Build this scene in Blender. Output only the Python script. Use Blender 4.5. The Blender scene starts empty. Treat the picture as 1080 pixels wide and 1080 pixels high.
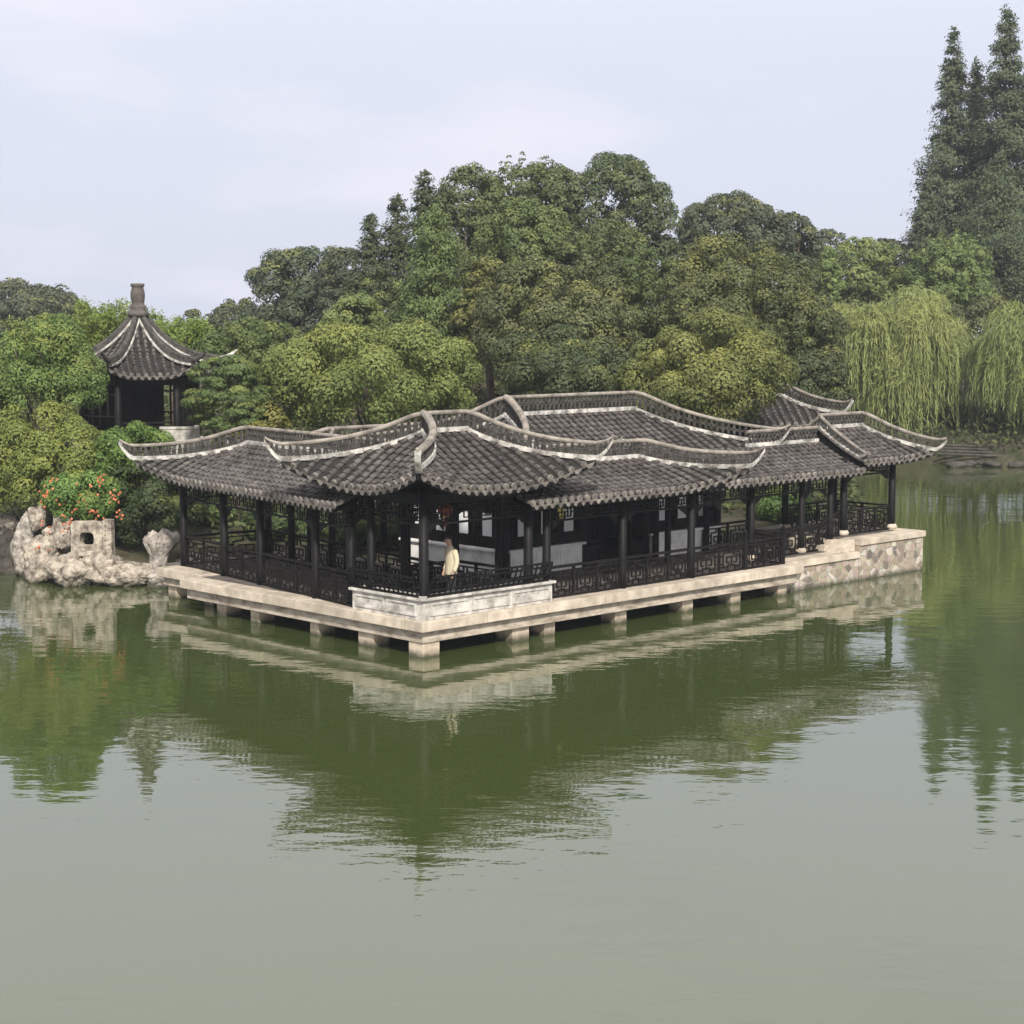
import bpy, bmesh, math, random
import numpy as np
from mathutils import Vector, Matrix, Euler, noise as mnoise

# ------------------------------------------------------------------ camera, sky, sun, exposure
SC = bpy.context.scene
COL = SC.collection
FPX, HZ, CAMH = 1900.0, 340.0, 7.5            # focal length in photo pixels, horizon row, eye height (m)
PITCH = math.atan((540 - HZ) / FPX)
cam_d = bpy.data.cameras.new('camera')
cam_d.sensor_width = 36.0
cam_d.lens = 36.0 * FPX / 1080.0
cam_d.clip_end = 3000
cam = bpy.data.objects.new('camera', cam_d)
COL.objects.link(cam)
cam.location = (0, 0, CAMH)
cam.rotation_euler = (math.pi / 2 - PITCH, 0, 0)
SC.camera = cam

SUN_EL, SUN_AZ = math.radians(37), math.radians(171)     # azimuth clockwise from +Y: the sun is behind the camera, to its right
w = bpy.data.worlds.new('World')
SC.world = w
w.use_nodes = True
nt = w.node_tree
bg = nt.nodes['Background']
sky = nt.nodes.new('ShaderNodeTexSky')
sky.sky_type = 'NISHITA'
sky.sun_disc = False
sky.sun_elevation = SUN_EL
sky.sun_rotation = SUN_AZ
sky.air_density = 1.0
sky.dust_density = 4.0
sky.ozone_density = 1.5
# thin summer cloud over most of the sky: pale lavender veil, with a few brighter puffs
tc = nt.nodes.new('ShaderNodeTexCoord')
mp = nt.nodes.new('ShaderNodeMapping')
mp.inputs['Scale'].default_value = (1.0, 1.0, 3.6)
nt.links.new(tc.outputs['Generated'], mp.inputs['Vector'])
nz = nt.nodes.new('ShaderNodeTexNoise')
nz.inputs['Scale'].default_value = 3.6
nz.inputs['Detail'].default_value = 7
nz.inputs['Roughness'].default_value = 0.52
nt.links.new(mp.outputs['Vector'], nz.inputs['Vector'])
rp = nt.nodes.new('ShaderNodeValToRGB')
rp.color_ramp.elements[0].position = 0.52
rp.color_ramp.elements[0].color = (0, 0, 0, 1)
rp.color_ramp.elements[1].position = 0.68
rp.color_ramp.elements[1].color = (1, 1, 1, 1)
nt.links.new(nz.outputs['Fac'], rp.inputs['Fac'])
BGS = 0.1
veil = nt.nodes.new('ShaderNodeMix'); veil.data_type = 'RGBA'
veil.inputs['Factor'].default_value = 0.86
veil.inputs['B'].default_value = (0.625 / BGS, 0.655 / BGS, 0.775 / BGS, 1)
sxyz = nt.nodes.new('ShaderNodeSeparateXYZ')
nt.links.new(tc.outputs['Generated'], sxyz.inputs['Vector'])
hi_ = nt.nodes.new('ShaderNodeMapRange'); hi_.interpolation_type = 'SMOOTHSTEP'
hi_.inputs['From Min'].default_value = 0.10; hi_.inputs['From Max'].default_value = 0.42
nt.links.new(sxyz.outputs['Z'], hi_.inputs['Value'])
vc = nt.nodes.new('ShaderNodeMix'); vc.data_type = 'RGBA'          # the thin cloud sheet is whiter overhead than at the hazy horizon
vc.inputs['A'].default_value = (0.625 / BGS, 0.655 / BGS, 0.775 / BGS, 1)
vc.inputs['B'].default_value = (1.13 / BGS, 1.11 / BGS, 1.10 / BGS, 1)
nt.links.new(hi_.outputs['Result'], vc.inputs['Factor'])
nt.links.new(vc.outputs['Result'], veil.inputs['B'])
nt.links.new(sky.outputs['Color'], veil.inputs['A'])
cl = nt.nodes.new('ShaderNodeMix'); cl.data_type = 'RGBA'
cl.inputs['B'].default_value = (0.76 / BGS, 0.73 / BGS, 0.81 / BGS, 1)
nt.links.new(veil.outputs['Result'], cl.inputs['A'])
mm = nt.nodes.new('ShaderNodeMath'); mm.operation = 'MULTIPLY'; mm.inputs[1].default_value = 0.6
nt.links.new(rp.outputs['Color'], mm.inputs[0])
nt.links.new(mm.outputs['Value'], cl.inputs['Factor'])
nt.links.new(cl.outputs['Result'], bg.inputs['Color'])
bg.inputs['Strength'].default_value = BGS

sun_d = bpy.data.lights.new('sun', 'SUN')
sun_d.energy = 4.5
sun_d.angle = math.radians(4.0)
sun_d.color = (1.0, 0.945, 0.85)
sun = bpy.data.objects.new('sun', sun_d)
COL.objects.link(sun)
sun.rotation_euler = (math.pi / 2 - SUN_EL, 0, math.pi - SUN_AZ)
sun.location = (10, -20, 60)
sun.rotation_euler = Vector((-math.sin(SUN_AZ) * math.cos(SUN_EL), -math.cos(SUN_AZ) * math.cos(SUN_EL), -math.sin(SUN_EL))).to_track_quat('-Z', 'Y').to_euler()

SC.view_settings.view_transform = 'Standard'
SC.view_settings.look = 'None'
SC.view_settings.exposure = 0.33
SC.view_settings.gamma = 1.0
SC.cycles.max_bounces = 6
SC.cycles.diffuse_bounces = 3
SC.cycles.glossy_bounces = 2
SC.cycles.transmission_bounces = 3
SC.cycles.transparent_max_bounces = 6
SC.cycles.volume_bounces = 0

R = random.Random(11)
NR = np.random.default_rng(7)
PI = math.pi

# ------------------------------------------------------------------ places: pond frame and view rays
TH = math.radians(44.0)
UX, UY = math.cos(TH), math.sin(TH)
OX, OY = -2.0, 39.6


def wor(a, b):
    return (OX + a * UX - b * UY, OY + a * UY + b * UX)


def at(px, py, D):
    """world point seen at a photo pixel, D metres out along the ground"""
    cp, sp = math.cos(PITCH), math.sin(PITCH)
    x, y = px - 540, 540 - py
    dy = cp * FPX + sp * y
    dz = -sp * FPX + cp * y
    return (x / dy * D, D, CAMH + dz / dy * D)


# ------------------------------------------------------------------ materials
MATS = {}


def mat(name, c1, c2=None, scale=4.0, rough=0.8, bump=0.0, bscale=None, stretch=(1, 1, 1), lo=0.35, hi=0.65, spec=0.3, coord='Object', patch=0.0):
    m = bpy.data.materials.new(name)
    m.use_nodes = True
    t = m.node_tree
    b = t.nodes['Principled BSDF']
    b.inputs['Roughness'].default_value = rough
    b.inputs['Specular IOR Level'].default_value = spec
    b.inputs['Base Color'].default_value = (*c1, 1)
    tcn = t.nodes.new('ShaderNodeTexCoord')
    mpn = t.nodes.new('ShaderNodeMapping')
    mpn.inputs['Scale'].default_value = stretch
    t.links.new(tcn.outputs[coord], mpn.inputs['Vector'])
    if c2 is not None:
        n = t.nodes.new('ShaderNodeTexNoise')
        n.inputs['Scale'].default_value = scale
        n.inputs['Detail'].default_value = 6
        n.inputs['Roughness'].default_value = 0.62
        t.links.new(mpn.outputs['Vector'], n.inputs['Vector'])
        r = t.nodes.new('ShaderNodeValToRGB')
        r.color_ramp.elements[0].position = lo
        r.color_ramp.elements[0].color = (*c1, 1)
        r.color_ramp.elements[1].position = hi
        r.color_ramp.elements[1].color = (*c2, 1)
        t.links.new(n.outputs['Fac'], r.inputs['Fac'])
        t.links.new(r.outputs['Color'], b.inputs['Base Color'])
        if patch:                                     # weathering in broad patches: lichen, soot, replaced pieces
            n3 = t.nodes.new('ShaderNodeTexNoise'); n3.inputs['Scale'].default_value = 0.75; n3.inputs['Detail'].default_value = 4
            t.links.new(tcn.outputs[coord], n3.inputs['Vector'])
            m3 = t.nodes.new('ShaderNodeMapRange'); m3.inputs['From Min'].default_value = 0.3; m3.inputs['From Max'].default_value = 0.7
            m3.inputs['To Min'].default_value = 1 - patch; m3.inputs['To Max'].default_value = 1 + patch
            t.links.new(n3.outputs['Fac'], m3.inputs['Value'])
            vm = t.nodes.new('ShaderNodeVectorMath'); vm.operation = 'SCALE'
            t.links.new(r.outputs['Color'], vm.inputs[0]); t.links.new(m3.outputs['Result'], vm.inputs['Scale'])
            t.links.new(vm.outputs['Vector'], b.inputs['Base Color'])
    if bump:
        n2 = t.nodes.new('ShaderNodeTexNoise')
        n2.inputs['Scale'].default_value = bscale or scale * 3
        n2.inputs['Detail'].default_value = 5
        t.links.new(mpn.outputs['Vector'], n2.inputs['Vector'])
        bp = t.nodes.new('ShaderNodeBump')
        bp.inputs['Strength'].default_value = 0.8
        bp.inputs['Distance'].default_value = bump
        t.links.new(n2.outputs['Fac'], bp.inputs['Height'])
        t.links.new(bp.outputs['Normal'], b.inputs['Normal'])
    MATS[name] = m
    return m


TILE = mat('roof_tile', (0.022, 0.0195, 0.019), (0.118, 0.106, 0.100), 5.0, 0.85, 0.01, 22, lo=0.30, hi=0.72, patch=0.4)
TILEPAN = mat('roof_pan_tile', (0.010, 0.009, 0.0085), (0.030, 0.027, 0.025), 5, 0.9)
TILECAP = mat('eave_tile_end', (0.06, 0.053, 0.048), (0.22, 0.197, 0.178), 7, 0.85, 0.01, 30, patch=0.35)
WOOD = mat('dark_lacquered_wood', (0.004, 0.0036, 0.004), (0.009, 0.008, 0.008), 3, 0.55, spec=0.16)
WOODB = mat('brown_black_wood', (0.005, 0.004, 0.004), (0.012, 0.009, 0.0085), 3, 0.6, spec=0.15)
LIME = mat('weathered_limewash', (0.15, 0.138, 0.125), (0.50, 0.48, 0.45), 3.6, 0.9, 0.008, 24, lo=0.38, hi=0.60, patch=0.25)
COPE = mat('ridge_coping_plaster', (0.09, 0.079, 0.069), (0.28, 0.25, 0.217), 3.0, 0.9, 0.012, 18, lo=0.3, hi=0.62)
LATT = mat('ridge_lattice_tile', (0.026, 0.024, 0.022), (0.085, 0.078, 0.071), 6, 0.9)
SLAB = mat('sandstone_slab', (0.29, 0.245, 0.195), (0.53, 0.46, 0.375), 2.8, 0.85, 0.006, 22, lo=0.3, hi=0.66, patch=0.2)
BEAMST = mat('weathered_stone_beam', (0.20, 0.165, 0.13), (0.46, 0.40, 0.33), 2.2, 0.9, 0.012, 14, lo=0.34, hi=0.6, stretch=(1, 1, 2.5))
GREYST = mat('grey_carved_stone', (0.20, 0.185, 0.165), (0.50, 0.475, 0.44), 3.4, 0.9, 0.008, 26, lo=0.34, hi=0.58, patch=0.2)
SILL = mat('grey_sill_plaster', (0.50, 0.485, 0.46), (0.86, 0.85, 0.83), 1.7, 0.85, lo=0.3, hi=0.55)
PANE = mat('pale_pane', (0.72, 0.73, 0.74), (0.82, 0.82, 0.82), 1.5, 0.5)  # whiteness stands in for daylight coming through from behind
FLOOR = mat('pavilion_floor', (0.07, 0.06, 0.055), (0.14, 0.125, 0.11), 2.2, 0.8)
ROCK = mat('taihu_rock', (0.065, 0.053, 0.042), (0.41, 0.36, 0.30), 3.8, 0.95, 0.06, 10, lo=0.33, hi=0.60)
ROCKD = mat('shaded_bank_rock', (0.022, 0.020, 0.017), (0.075, 0.068, 0.058), 2.3, 0.95, 0.05, 7, lo=0.3, hi=0.66)  # darker rock: shade of far bank and left shore put into the colour
ROCKG = mat('grey_rock', (0.06, 0.052, 0.045), (0.40, 0.36, 0.32), 3.8, 0.95, 0.06, 10, lo=0.32, hi=0.62)
BARK = mat('bark', (0.045, 0.036, 0.028), (0.12, 0.10, 0.08), 6, 0.95, 0.02, 20, stretch=(1, 1, 0.3))
SOIL = mat('soil_and_moss', (0.025, 0.03, 0.012), (0.07, 0.06, 0.038), 1.2, 1.0, 0.03, 6)
SKIN = mat('skin', (0.42, 0.26, 0.19), rough=0.6)
SHIRT = mat('pale_yellow_cloth', (0.47, 0.415, 0.285), (0.57, 0.51, 0.37), 9, 0.9, 0.006, 14)
TROUS = mat('dark_trouser_cloth', (0.02, 0.02, 0.024), (0.035, 0.035, 0.04), 9, 0.9)
HAIR = mat('black_hair', (0.012, 0.011, 0.011), rough=0.5)
SHOE = mat('dark_shoe', (0.025, 0.02, 0.02), rough=0.5)
RED = mat('red_lantern_cloth', (0.15, 0.03, 0.022), (0.22, 0.045, 0.03), 6, 0.7)
GOLD = mat('gold_trim', (0.45, 0.33, 0.08), rough=0.5)
TAGM = mat('yellow_tag', (0.5, 0.42, 0.12), rough=0.7)
FLOW = mat('orange_blossom', (0.38, 0.085, 0.04), (0.52, 0.19, 0.10), 8, 0.7)
FINIAL = mat('grey_clay_finial', (0.06, 0.052, 0.048), (0.115, 0.10, 0.092), 4, 0.85, 0.01, 20)


def stain(m, z0=0.02, z1=0.2, col=(0.035, 0.037, 0.022)):
    """algae line left by the water, a band at a fixed height"""
    t = m.node_tree
    b = t.nodes['Principled BSDF']
    src = b.inputs['Base Color'].links[0].from_socket
    g = t.nodes.new('ShaderNodeNewGeometry')
    sx = t.nodes.new('ShaderNodeSeparateXYZ')
    t.links.new(g.outputs['Position'], sx.inputs['Vector'])
    n = t.nodes.new('ShaderNodeTexNoise'); n.inputs['Scale'].default_value = 5
    t.links.new(g.outputs['Position'], n.inputs['Vector'])
    ma = t.nodes.new('ShaderNodeMath'); ma.operation = 'MULTIPLY_ADD'; ma.inputs[1].default_value = -0.16
    t.links.new(n.outputs['Fac'], ma.inputs[0]); t.links.new(sx.outputs['Z'], ma.inputs[2])
    mr = t.nodes.new('ShaderNodeMapRange'); mr.inputs['From Min'].default_value = z0 - 0.08; mr.inputs['From Max'].default_value = z1 - 0.08
    mr.inputs['To Min'].default_value = 0.9; mr.inputs['To Max'].default_value = 0.0
    t.links.new(ma.outputs['Value'], mr.inputs['Value'])
    mx = t.nodes.new('ShaderNodeMix'); mx.data_type = 'RGBA'
    mx.inputs['B'].default_value = (*col, 1)
    t.links.new(mr.outputs['Result'], mx.inputs['Factor'])
    t.links.new(src, mx.inputs['A'])
    t.links.new(mx.outputs['Result'], b.inputs['Base Color'])


PIERM = mat('pier_stone', (0.30, 0.245, 0.185), (0.56, 0.475, 0.375), 2.4, 0.9, 0.008, 20, lo=0.3, hi=0.66)
stain(PIERM)
stain(ROCK, 0.0, 0.22); stain(ROCKG, 0.0, 0.22)


def rubble_mat():
    m = bpy.data.materials.new('rubble_masonry')
    m.use_nodes = True
    t = m.node_tree
    b = t.nodes['Principled BSDF']
    b.inputs['Roughness'].default_value = 0.9
    tcn = t.nodes.new('ShaderNodeTexCoord')
    mpn = t.nodes.new('ShaderNodeMapping')
    mpn.inputs['Scale'].default_value = (1.0, 1.0, 1.25)
    t.links.new(tcn.outputs['Object'], mpn.inputs['Vector'])
    v1 = t.nodes.new('ShaderNodeTexVoronoi'); v1.inputs['Scale'].default_value = 3.8
    v2 = t.nodes.new('ShaderNodeTexVoronoi'); v2.feature = 'DISTANCE_TO_EDGE'; v2.inputs['Scale'].default_value = 3.8
    for v in (v1, v2):
        t.links.new(mpn.outputs['Vector'], v.inputs['Vector'])
    sx = t.nodes.new('ShaderNodeSeparateColor')
    t.links.new(v1.outputs['Color'], sx.inputs['Color'])
    r = t.nodes.new('ShaderNodeValToRGB')
    el = r.color_ramp.elements
    el[0].position = 0.0; el[0].color = (0.16, 0.14, 0.12, 1)
    el[1].position = 1.0; el[1].color = (0.62, 0.57, 0.50, 1)
    e = el.new(0.35); e.color = (0.36, 0.29, 0.22, 1)
    e = el.new(0.7); e.color = (0.42, 0.35, 0.28, 1)
    t.links.new(sx.outputs['Red'], r.inputs['Fac'])
    nn = t.nodes.new('ShaderNodeTexNoise'); nn.inputs['Scale'].default_value = 9; nn.inputs['Detail'].default_value = 6
    t.links.new(mpn.outputs['Vector'], nn.inputs['Vector'])
    mx0 = t.nodes.new('ShaderNodeMix'); mx0.data_type = 'RGBA'; mx0.blend_type = 'MULTIPLY'; mx0.inputs['Factor'].default_value = 0.55
    t.links.new(r.outputs['Color'], mx0.inputs['A']); t.links.new(nn.outputs['Color'], mx0.inputs['B'])
    st = t.nodes.new('ShaderNodeMapRange'); st.inputs['From Min'].default_value = 0.015; st.inputs['From Max'].default_value = 0.05
    t.links.new(v2.outputs['Distance'], st.inputs['Value'])
    mx = t.nodes.new('ShaderNodeMix'); mx.data_type = 'RGBA'
    mx.inputs['A'].default_value = (0.36, 0.32, 0.265, 1)
    t.links.new(st.outputs['Result'], mx.inputs['Factor'])
    t.links.new(mx0.outputs['Result'], mx.inputs['B'])
    t.links.new(mx.outputs['Result'], b.inputs['Base Color'])
    bp = t.nodes.new('ShaderNodeBump'); bp.inputs['Distance'].default_value = 0.04; bp.inputs['Strength'].default_value = 0.8
    t.links.new(st.outputs['Result'], bp.inputs['Height'])
    t.links.new(bp.outputs['Normal'], b.inputs['Normal'])
    return m


RUBBLE = rubble_mat()
stain(RUBBLE, 0.0, 0.16)


def leaf_mat(name, trans=0.2):
    m = bpy.data.materials.new(name)
    m.use_nodes = True
    t = m.node_tree
    out = t.nodes['Material Output']
    b = t.nodes['Principled BSDF']
    b.inputs['Roughness'].default_value = 0.6
    b.inputs['Specular IOR Level'].default_value = 0.25
    oi = t.nodes.new('ShaderNodeObjectInfo')
    at_ = t.nodes.new('ShaderNodeAttribute'); at_.attribute_name = 'tint'
    hs = t.nodes.new('ShaderNodeHueSaturation')
    hs.inputs['Saturation'].default_value = 1.06
    mr = t.nodes.new('ShaderNodeMapRange'); mr.inputs['To Min'].default_value = 0.70; mr.inputs['To Max'].default_value = 1.52
    mh = t.nodes.new('ShaderNodeMapRange'); mh.inputs['To Min'].default_value = 0.515; mh.inputs['To Max'].default_value = 0.485
    sep = t.nodes.new('ShaderNodeSeparateXYZ')
    t.links.new(at_.outputs['Vector'], sep.inputs['Vector'])
    t.links.new(sep.outputs['X'], mr.inputs['Value'])
    t.links.new(sep.outputs['X'], mh.inputs['Value'])
    mxn = t.nodes.new('ShaderNodeMix'); mxn.data_type = 'RGBA'; mxn.inputs['B'].default_value = (0.20, 0.20, 0.055, 1)
    t.links.new(oi.outputs['Color'], mxn.inputs['A'])
    t.links.new(sep.outputs['Y'], mxn.inputs['Factor'])
    t.links.new(mxn.outputs['Result'], hs.inputs['Color'])
    t.links.new(mr.outputs['Result'], hs.inputs['Value'])
    t.links.new(mh.outputs['Result'], hs.inputs['Hue'])
    t.links.new(hs.outputs['Color'], b.inputs['Base Color'])
    tr = t.nodes.new('ShaderNodeBsdfTranslucent')
    t.links.new(hs.outputs['Color'], tr.inputs['Color'])
    ms = t.nodes.new('ShaderNodeMixShader'); ms.inputs['Fac'].default_value = trans
    t.links.new(b.outputs['BSDF'], ms.inputs[1]); t.links.new(tr.outputs['BSDF'], ms.inputs[2])
    t.links.new(ms.outputs['Shader'], out.inputs['Surface'])
    return m


LEAF = leaf_mat('leaf')


def water_mat():
    m = bpy.data.materials.new('pond_water')
    m.use_nodes = True
    t = m.node_tree
    b = t.nodes['Principled BSDF']
    b.inputs['Base Color'].default_value = (0.042, 0.058, 0.018, 1)
    b.inputs['Roughness'].default_value = 0.02
    b.inputs['IOR'].default_value = 2.0
    b.inputs['Specular IOR Level'].default_value = 0.5
    tcn = t.nodes.new('ShaderNodeTexCoord')

    def nse(scale, detail, stretch, rot=0.0):
        mpn = t.nodes.new('ShaderNodeMapping')
        mpn.inputs['Scale'].default_value = stretch
        mpn.inputs['Rotation'].default_value = (0, 0, rot)
        t.links.new(tcn.outputs['Object'], mpn.inputs['Vector'])
        n = t.nodes.new('ShaderNodeTexNoise')
        n.inputs['Scale'].default_value = scale
        n.inputs['Detail'].default_value = detail
        n.inputs['Roughness'].default_value = 0.5
        t.links.new(mpn.outputs['Vector'], n.inputs['Vector'])
        return n
    n1 = nse(1.9, 3, (0.55, 1.0, 1), 0.15)
    n2 = nse(0.45, 2, (0.6, 1.0, 1), -0.2)
    ar = t.nodes.new('ShaderNodeMath'); ar.operation = 'MULTIPLY'; ar.inputs[1].default_value = 0.0100
    br = t.nodes.new('ShaderNodeMath'); br.operation = 'MULTIPLY'; br.inputs[1].default_value = 0.012
    # wind patches: ripples are stronger in some reaches than in others
    n3 = nse(0.07, 2, (1, 1, 1))
    wr = t.nodes.new('ShaderNodeMapRange'); wr.inputs['From Min'].default_value = 0.35; wr.inputs['From Max'].default_value = 0.65
    wr.inputs['To Min'].default_value = 0.3; wr.inputs['To Max'].default_value = 1.5
    t.links.new(n3.outputs['Fac'], wr.inputs['Value'])
    t.links.new(n1.outputs['Fac'], ar.inputs[0])
    t.links.new(n2.outputs['Fac'], br.inputs[0])
    aw = t.nodes.new('ShaderNodeMath'); aw.operation = 'MULTIPLY'
    t.links.new(ar.outputs['Value'], aw.inputs[0]); t.links.new(wr.outputs['Result'], aw.inputs[1])
    ad = t.nodes.new('ShaderNodeMath'); ad.operation = 'ADD'
    t.links.new(aw.outputs['Value'], ad.inputs[0]); t.links.new(br.outputs['Value'], ad.inputs[1])
    bp = t.nodes.new('ShaderNodeBump')
    bp.inputs['Strength'].default_value = 1.0
    bp.inputs['Distance'].default_value = 1.0
    t.links.new(ad.outputs['Value'], bp.inputs['Height'])
    t.links.new(bp.outputs['Normal'], b.inputs['Normal'])
    return m


WATER = water_mat()


# ------------------------------------------------------------------ mesh collecting
class MB:
    def __init__(s):
        s.v, s.f, s.m = [], [], []

    def add(s, vs, fs, mi=0):
        o = len(s.v)
        s.v.extend([tuple(p) for p in vs])
        s.f.extend([tuple(i + o for i in q) for q in fs])
        s.m.extend([mi] * len(fs))

    def box(s, x0, x1, y0, y1, z0, z1, mi=0):
        vs = [(x, y, z) for z in (z0, z1) for y in (y0, y1) for x in (x0, x1)]
        s.add(vs, [(0, 2, 3, 1), (4, 5, 7, 6), (0, 1, 5, 4), (2, 6, 7, 3), (0, 4, 6, 2), (1, 3, 7, 5)], mi)

    def bar(s, p, q, w_, h_, mi=0, up=(0, 0, 1)):
        """square bar from p to q"""
        p, q = Vector(p), Vector(q)
        d = (q - p)
        if d.length < 1e-6:
            return
        d.normalize()
        up = Vector(up)
        if abs(d.dot(up)) > 0.98:
            up = Vector((1, 0.01, 0))
        r = d.cross(up).normalized() * (w_ / 2)
        u = r.cross(d).normalized() * (h_ / 2)
        vs = [p - r - u, p + r - u, p + r + u, p - r + u, q - r - u, q + r - u, q + r + u, q - r + u]
        s.add(vs, [(0, 3, 2, 1), (4, 5, 6, 7), (0, 1, 5, 4), (1, 2, 6, 5), (2, 3, 7, 6), (3, 0, 4, 7)], mi)

    def tube(s, pts, rad, n=8, mi=0, caps=True):
        pts = [Vector(p) for p in pts]
        rads = rad if isinstance(rad, (list, tuple)) else [rad] * len(pts)
        o = len(s.v)
        prev = None
        for i, p in enumerate(pts):
            d = (pts[min(i + 1, len(pts) - 1)] - pts[max(i - 1, 0)])
            d = d.normalized() if d.length > 1e-9 else Vector((0, 0, 1))
            if prev is None:
                a = Vector((0, 0, 1)) if abs(d.z) < 0.9 else Vector((1, 0, 0))
                r = d.cross(a).normalized()
            else:
                r = (prev - d * prev.dot(d)).normalized()
            prev = r
            u = d.cross(r)
            for k in range(n):
                a = 2 * PI * k / n
                s.v.append(tuple(p + (r * math.cos(a) + u * math.sin(a)) * rads[i]))
        for i in range(len(pts) - 1):
            for k in range(n):
                a, b = o + i * n + k, o + i * n + (k + 1) % n
                s.f.append((a, b, b + n, a + n)); s.m.append(mi)
        if caps:
            s.f.append(tuple(o + k for k in reversed(range(n)))); s.m.append(mi)
            e = o + (len(pts) - 1) * n
            s.f.append(tuple(e + k for k in range(n))); s.m.append(mi)

    def lathe(s, prof, cx=0, cy=0, n=16, mi=0):
        s.tube([(cx, cy, z) for r, z in prof], [r for r, z in prof], n, mi)

    def grid(s, P, mi=0):
        nu, nv = len(P), len(P[0])
        s.add([p for row in P for p in row], [(i * nv + j, (i + 1) * nv + j, (i + 1) * nv + j + 1, i * nv + j + 1) for i in range(nu - 1) for j in range(nv - 1)], mi)

    def build(s, name, mats, parent=None, smooth=False, off=(0, 0, 0), bevel=0):
        me = bpy.data.meshes.new(name)
        if parent is not None and parent.name in OFF:
            off = OFF[parent.name]
        ox, oy, oz = off
        me.from_pydata([(a - ox, b - oy, c - oz) for a, b, c in s.v], [], s.f)
        if not isinstance(mats, (list, tuple)):
            mats = [mats]
        for m_ in mats:
            me.materials.append(m_)
        if len(mats) > 1:
            me.polygons.foreach_set('material_index', s.m)
        if smooth:
            me.polygons.foreach_set('use_smooth', [True] * len(me.polygons))
        me.update()
        o = bpy.data.objects.new(name, me)
        COL.objects.link(o)
        if parent is not None:
            o.parent = parent
            OFF[o.name] = off
        if bevel:
            b_ = o.modifiers.new('edge', 'BEVEL'); b_.width = bevel; b_.segments = 2; b_.limit_method = 'ANGLE'
        return o


OFF = {}


def tag(o, label=None, cat=None, group=None, kind=None):
    if label: o['label'] = label
    if cat: o['category'] = cat
    if group: o['group'] = group
    if kind: o['kind'] = kind
    return o


def empty(name, loc, rz=0.0, off=(0, 0, 0)):
    o = bpy.data.objects.new(name, None)
    COL.objects.link(o)
    o.location = loc
    o.rotation_euler = (0, 0, rz)
    o.empty_display_size = 0.3
    OFF[o.name] = off
    return o


def building(name, label, cat, a, b, group=None):
    """an Empty in the pond frame; its parts are written in that frame's coordinates"""
    x, y = wor(a, b)
    return tag(empty(name, (x, y, 0), TH, (a, b, 0)), label, cat, group)


def npmesh(name, V, F, m, parent=None, tint=None):
    """quads from numpy arrays"""
    me = bpy.data.meshes.new(name)
    nv, nf = len(V), len(F)
    me.vertices.add(nv)
    me.vertices.foreach_set('co', np.ascontiguousarray(V, dtype=np.float32).ravel())
    me.loops.add(nf * 4)
    me.loops.foreach_set('vertex_index', np.ascontiguousarray(F, dtype=np.int32).ravel())
    me.polygons.add(nf)
    me.polygons.foreach_set('loop_start', np.arange(0, nf * 4, 4, dtype=np.int32))
    try:
        me.polygons.foreach_set('loop_total', np.full(nf, 4, dtype=np.int32))
    except Exception:
        pass
    me.materials.append(m)
    if tint is not None:
        a = me.attributes.new('tint', 'FLOAT_VECTOR', 'POINT')
        a.data.foreach_set('vector', np.ascontiguousarray(tint, dtype=np.float32).ravel())
    me.update(calc_edges=True)
    o = bpy.data.objects.new(name, me)
    COL.objects.link(o)
    if parent is not None:
        o.parent = parent
    return o


# ------------------------------------------------------------------ terrain and water
SHORE = [(-400, 60), (-60, 58), (-30, 57), (-16.5, 55.2), (-14.6, 53.2), (-12.6, 52.4), (-10.5, 53.0), (-9.0, 53.4), (-7.6, 53.6),
         wor(3.2, 12.3), wor(2.9, 6.0), wor(4.5, 4.2), wor(14.5, 4.0), wor(17.2, 2.2), wor(20.7, 2.0), wor(20.8, 5.2), (12.6, 61.5), (13.6, 67), (15.5, 80),
         (17.2, 97), (20.0, 98.5), (23.0, 95.5), (27.0, 93.0), (34.0, 91.5), (60, 92), (400, 110), (400, 600), (-400, 600)]
SH = np.array(SHORE)


def shore_dist(x, y):
    """signed distance to the shore, positive on land (numpy)"""
    x = np.asarray(x, float); y = np.asarray(y, float)
    d = np.full(x.shape, 1e9)
    inside = np.zeros(x.shape, bool)
    n = len(SH)
    for i in range(n):
        ax, ay = SH[i]; bx, by = SH[(i + 1) % n]
        ex, ey = bx - ax, by - ay
        t = np.clip(((x - ax) * ex + (y - ay) * ey) / (ex * ex + ey * ey), 0, 1)
        d = np.minimum(d, np.hypot(x - ax - t * ex, y - ay - t * ey))
        c = ((ay > y) != (by > y)) & (x < (bx - ax) * (y - ay) / (by - ay + 1e-12) + ax)
        inside ^= c
    return np.where(inside, d, -d)


def ground_z(x, y):
    x = np.asarray(x, float); y = np.asarray(y, float)
    d = shore_dist(x, y)
    z = np.where(d > 0, 0.78 * (1 - np.exp(-d / 0.45)) + 0.012 * np.clip(d, 0, 120), -1.4 * (1 - np.exp(d / 0.8)))
    land = np.clip(d / 5.0, 0, 1)
    hill = 6.5 * np.exp(-(((x - 2) / 17) ** 2 + ((y - 92) / 16) ** 2)) + 2.3 * np.exp(-(((x + 12.8) / 4.5) ** 2 + ((y - 62.5) / 5.0) ** 2))
    return z + hill * land


def gz(x, y):
    return float(ground_z(np.array([x]), np.array([y]))[0])


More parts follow.
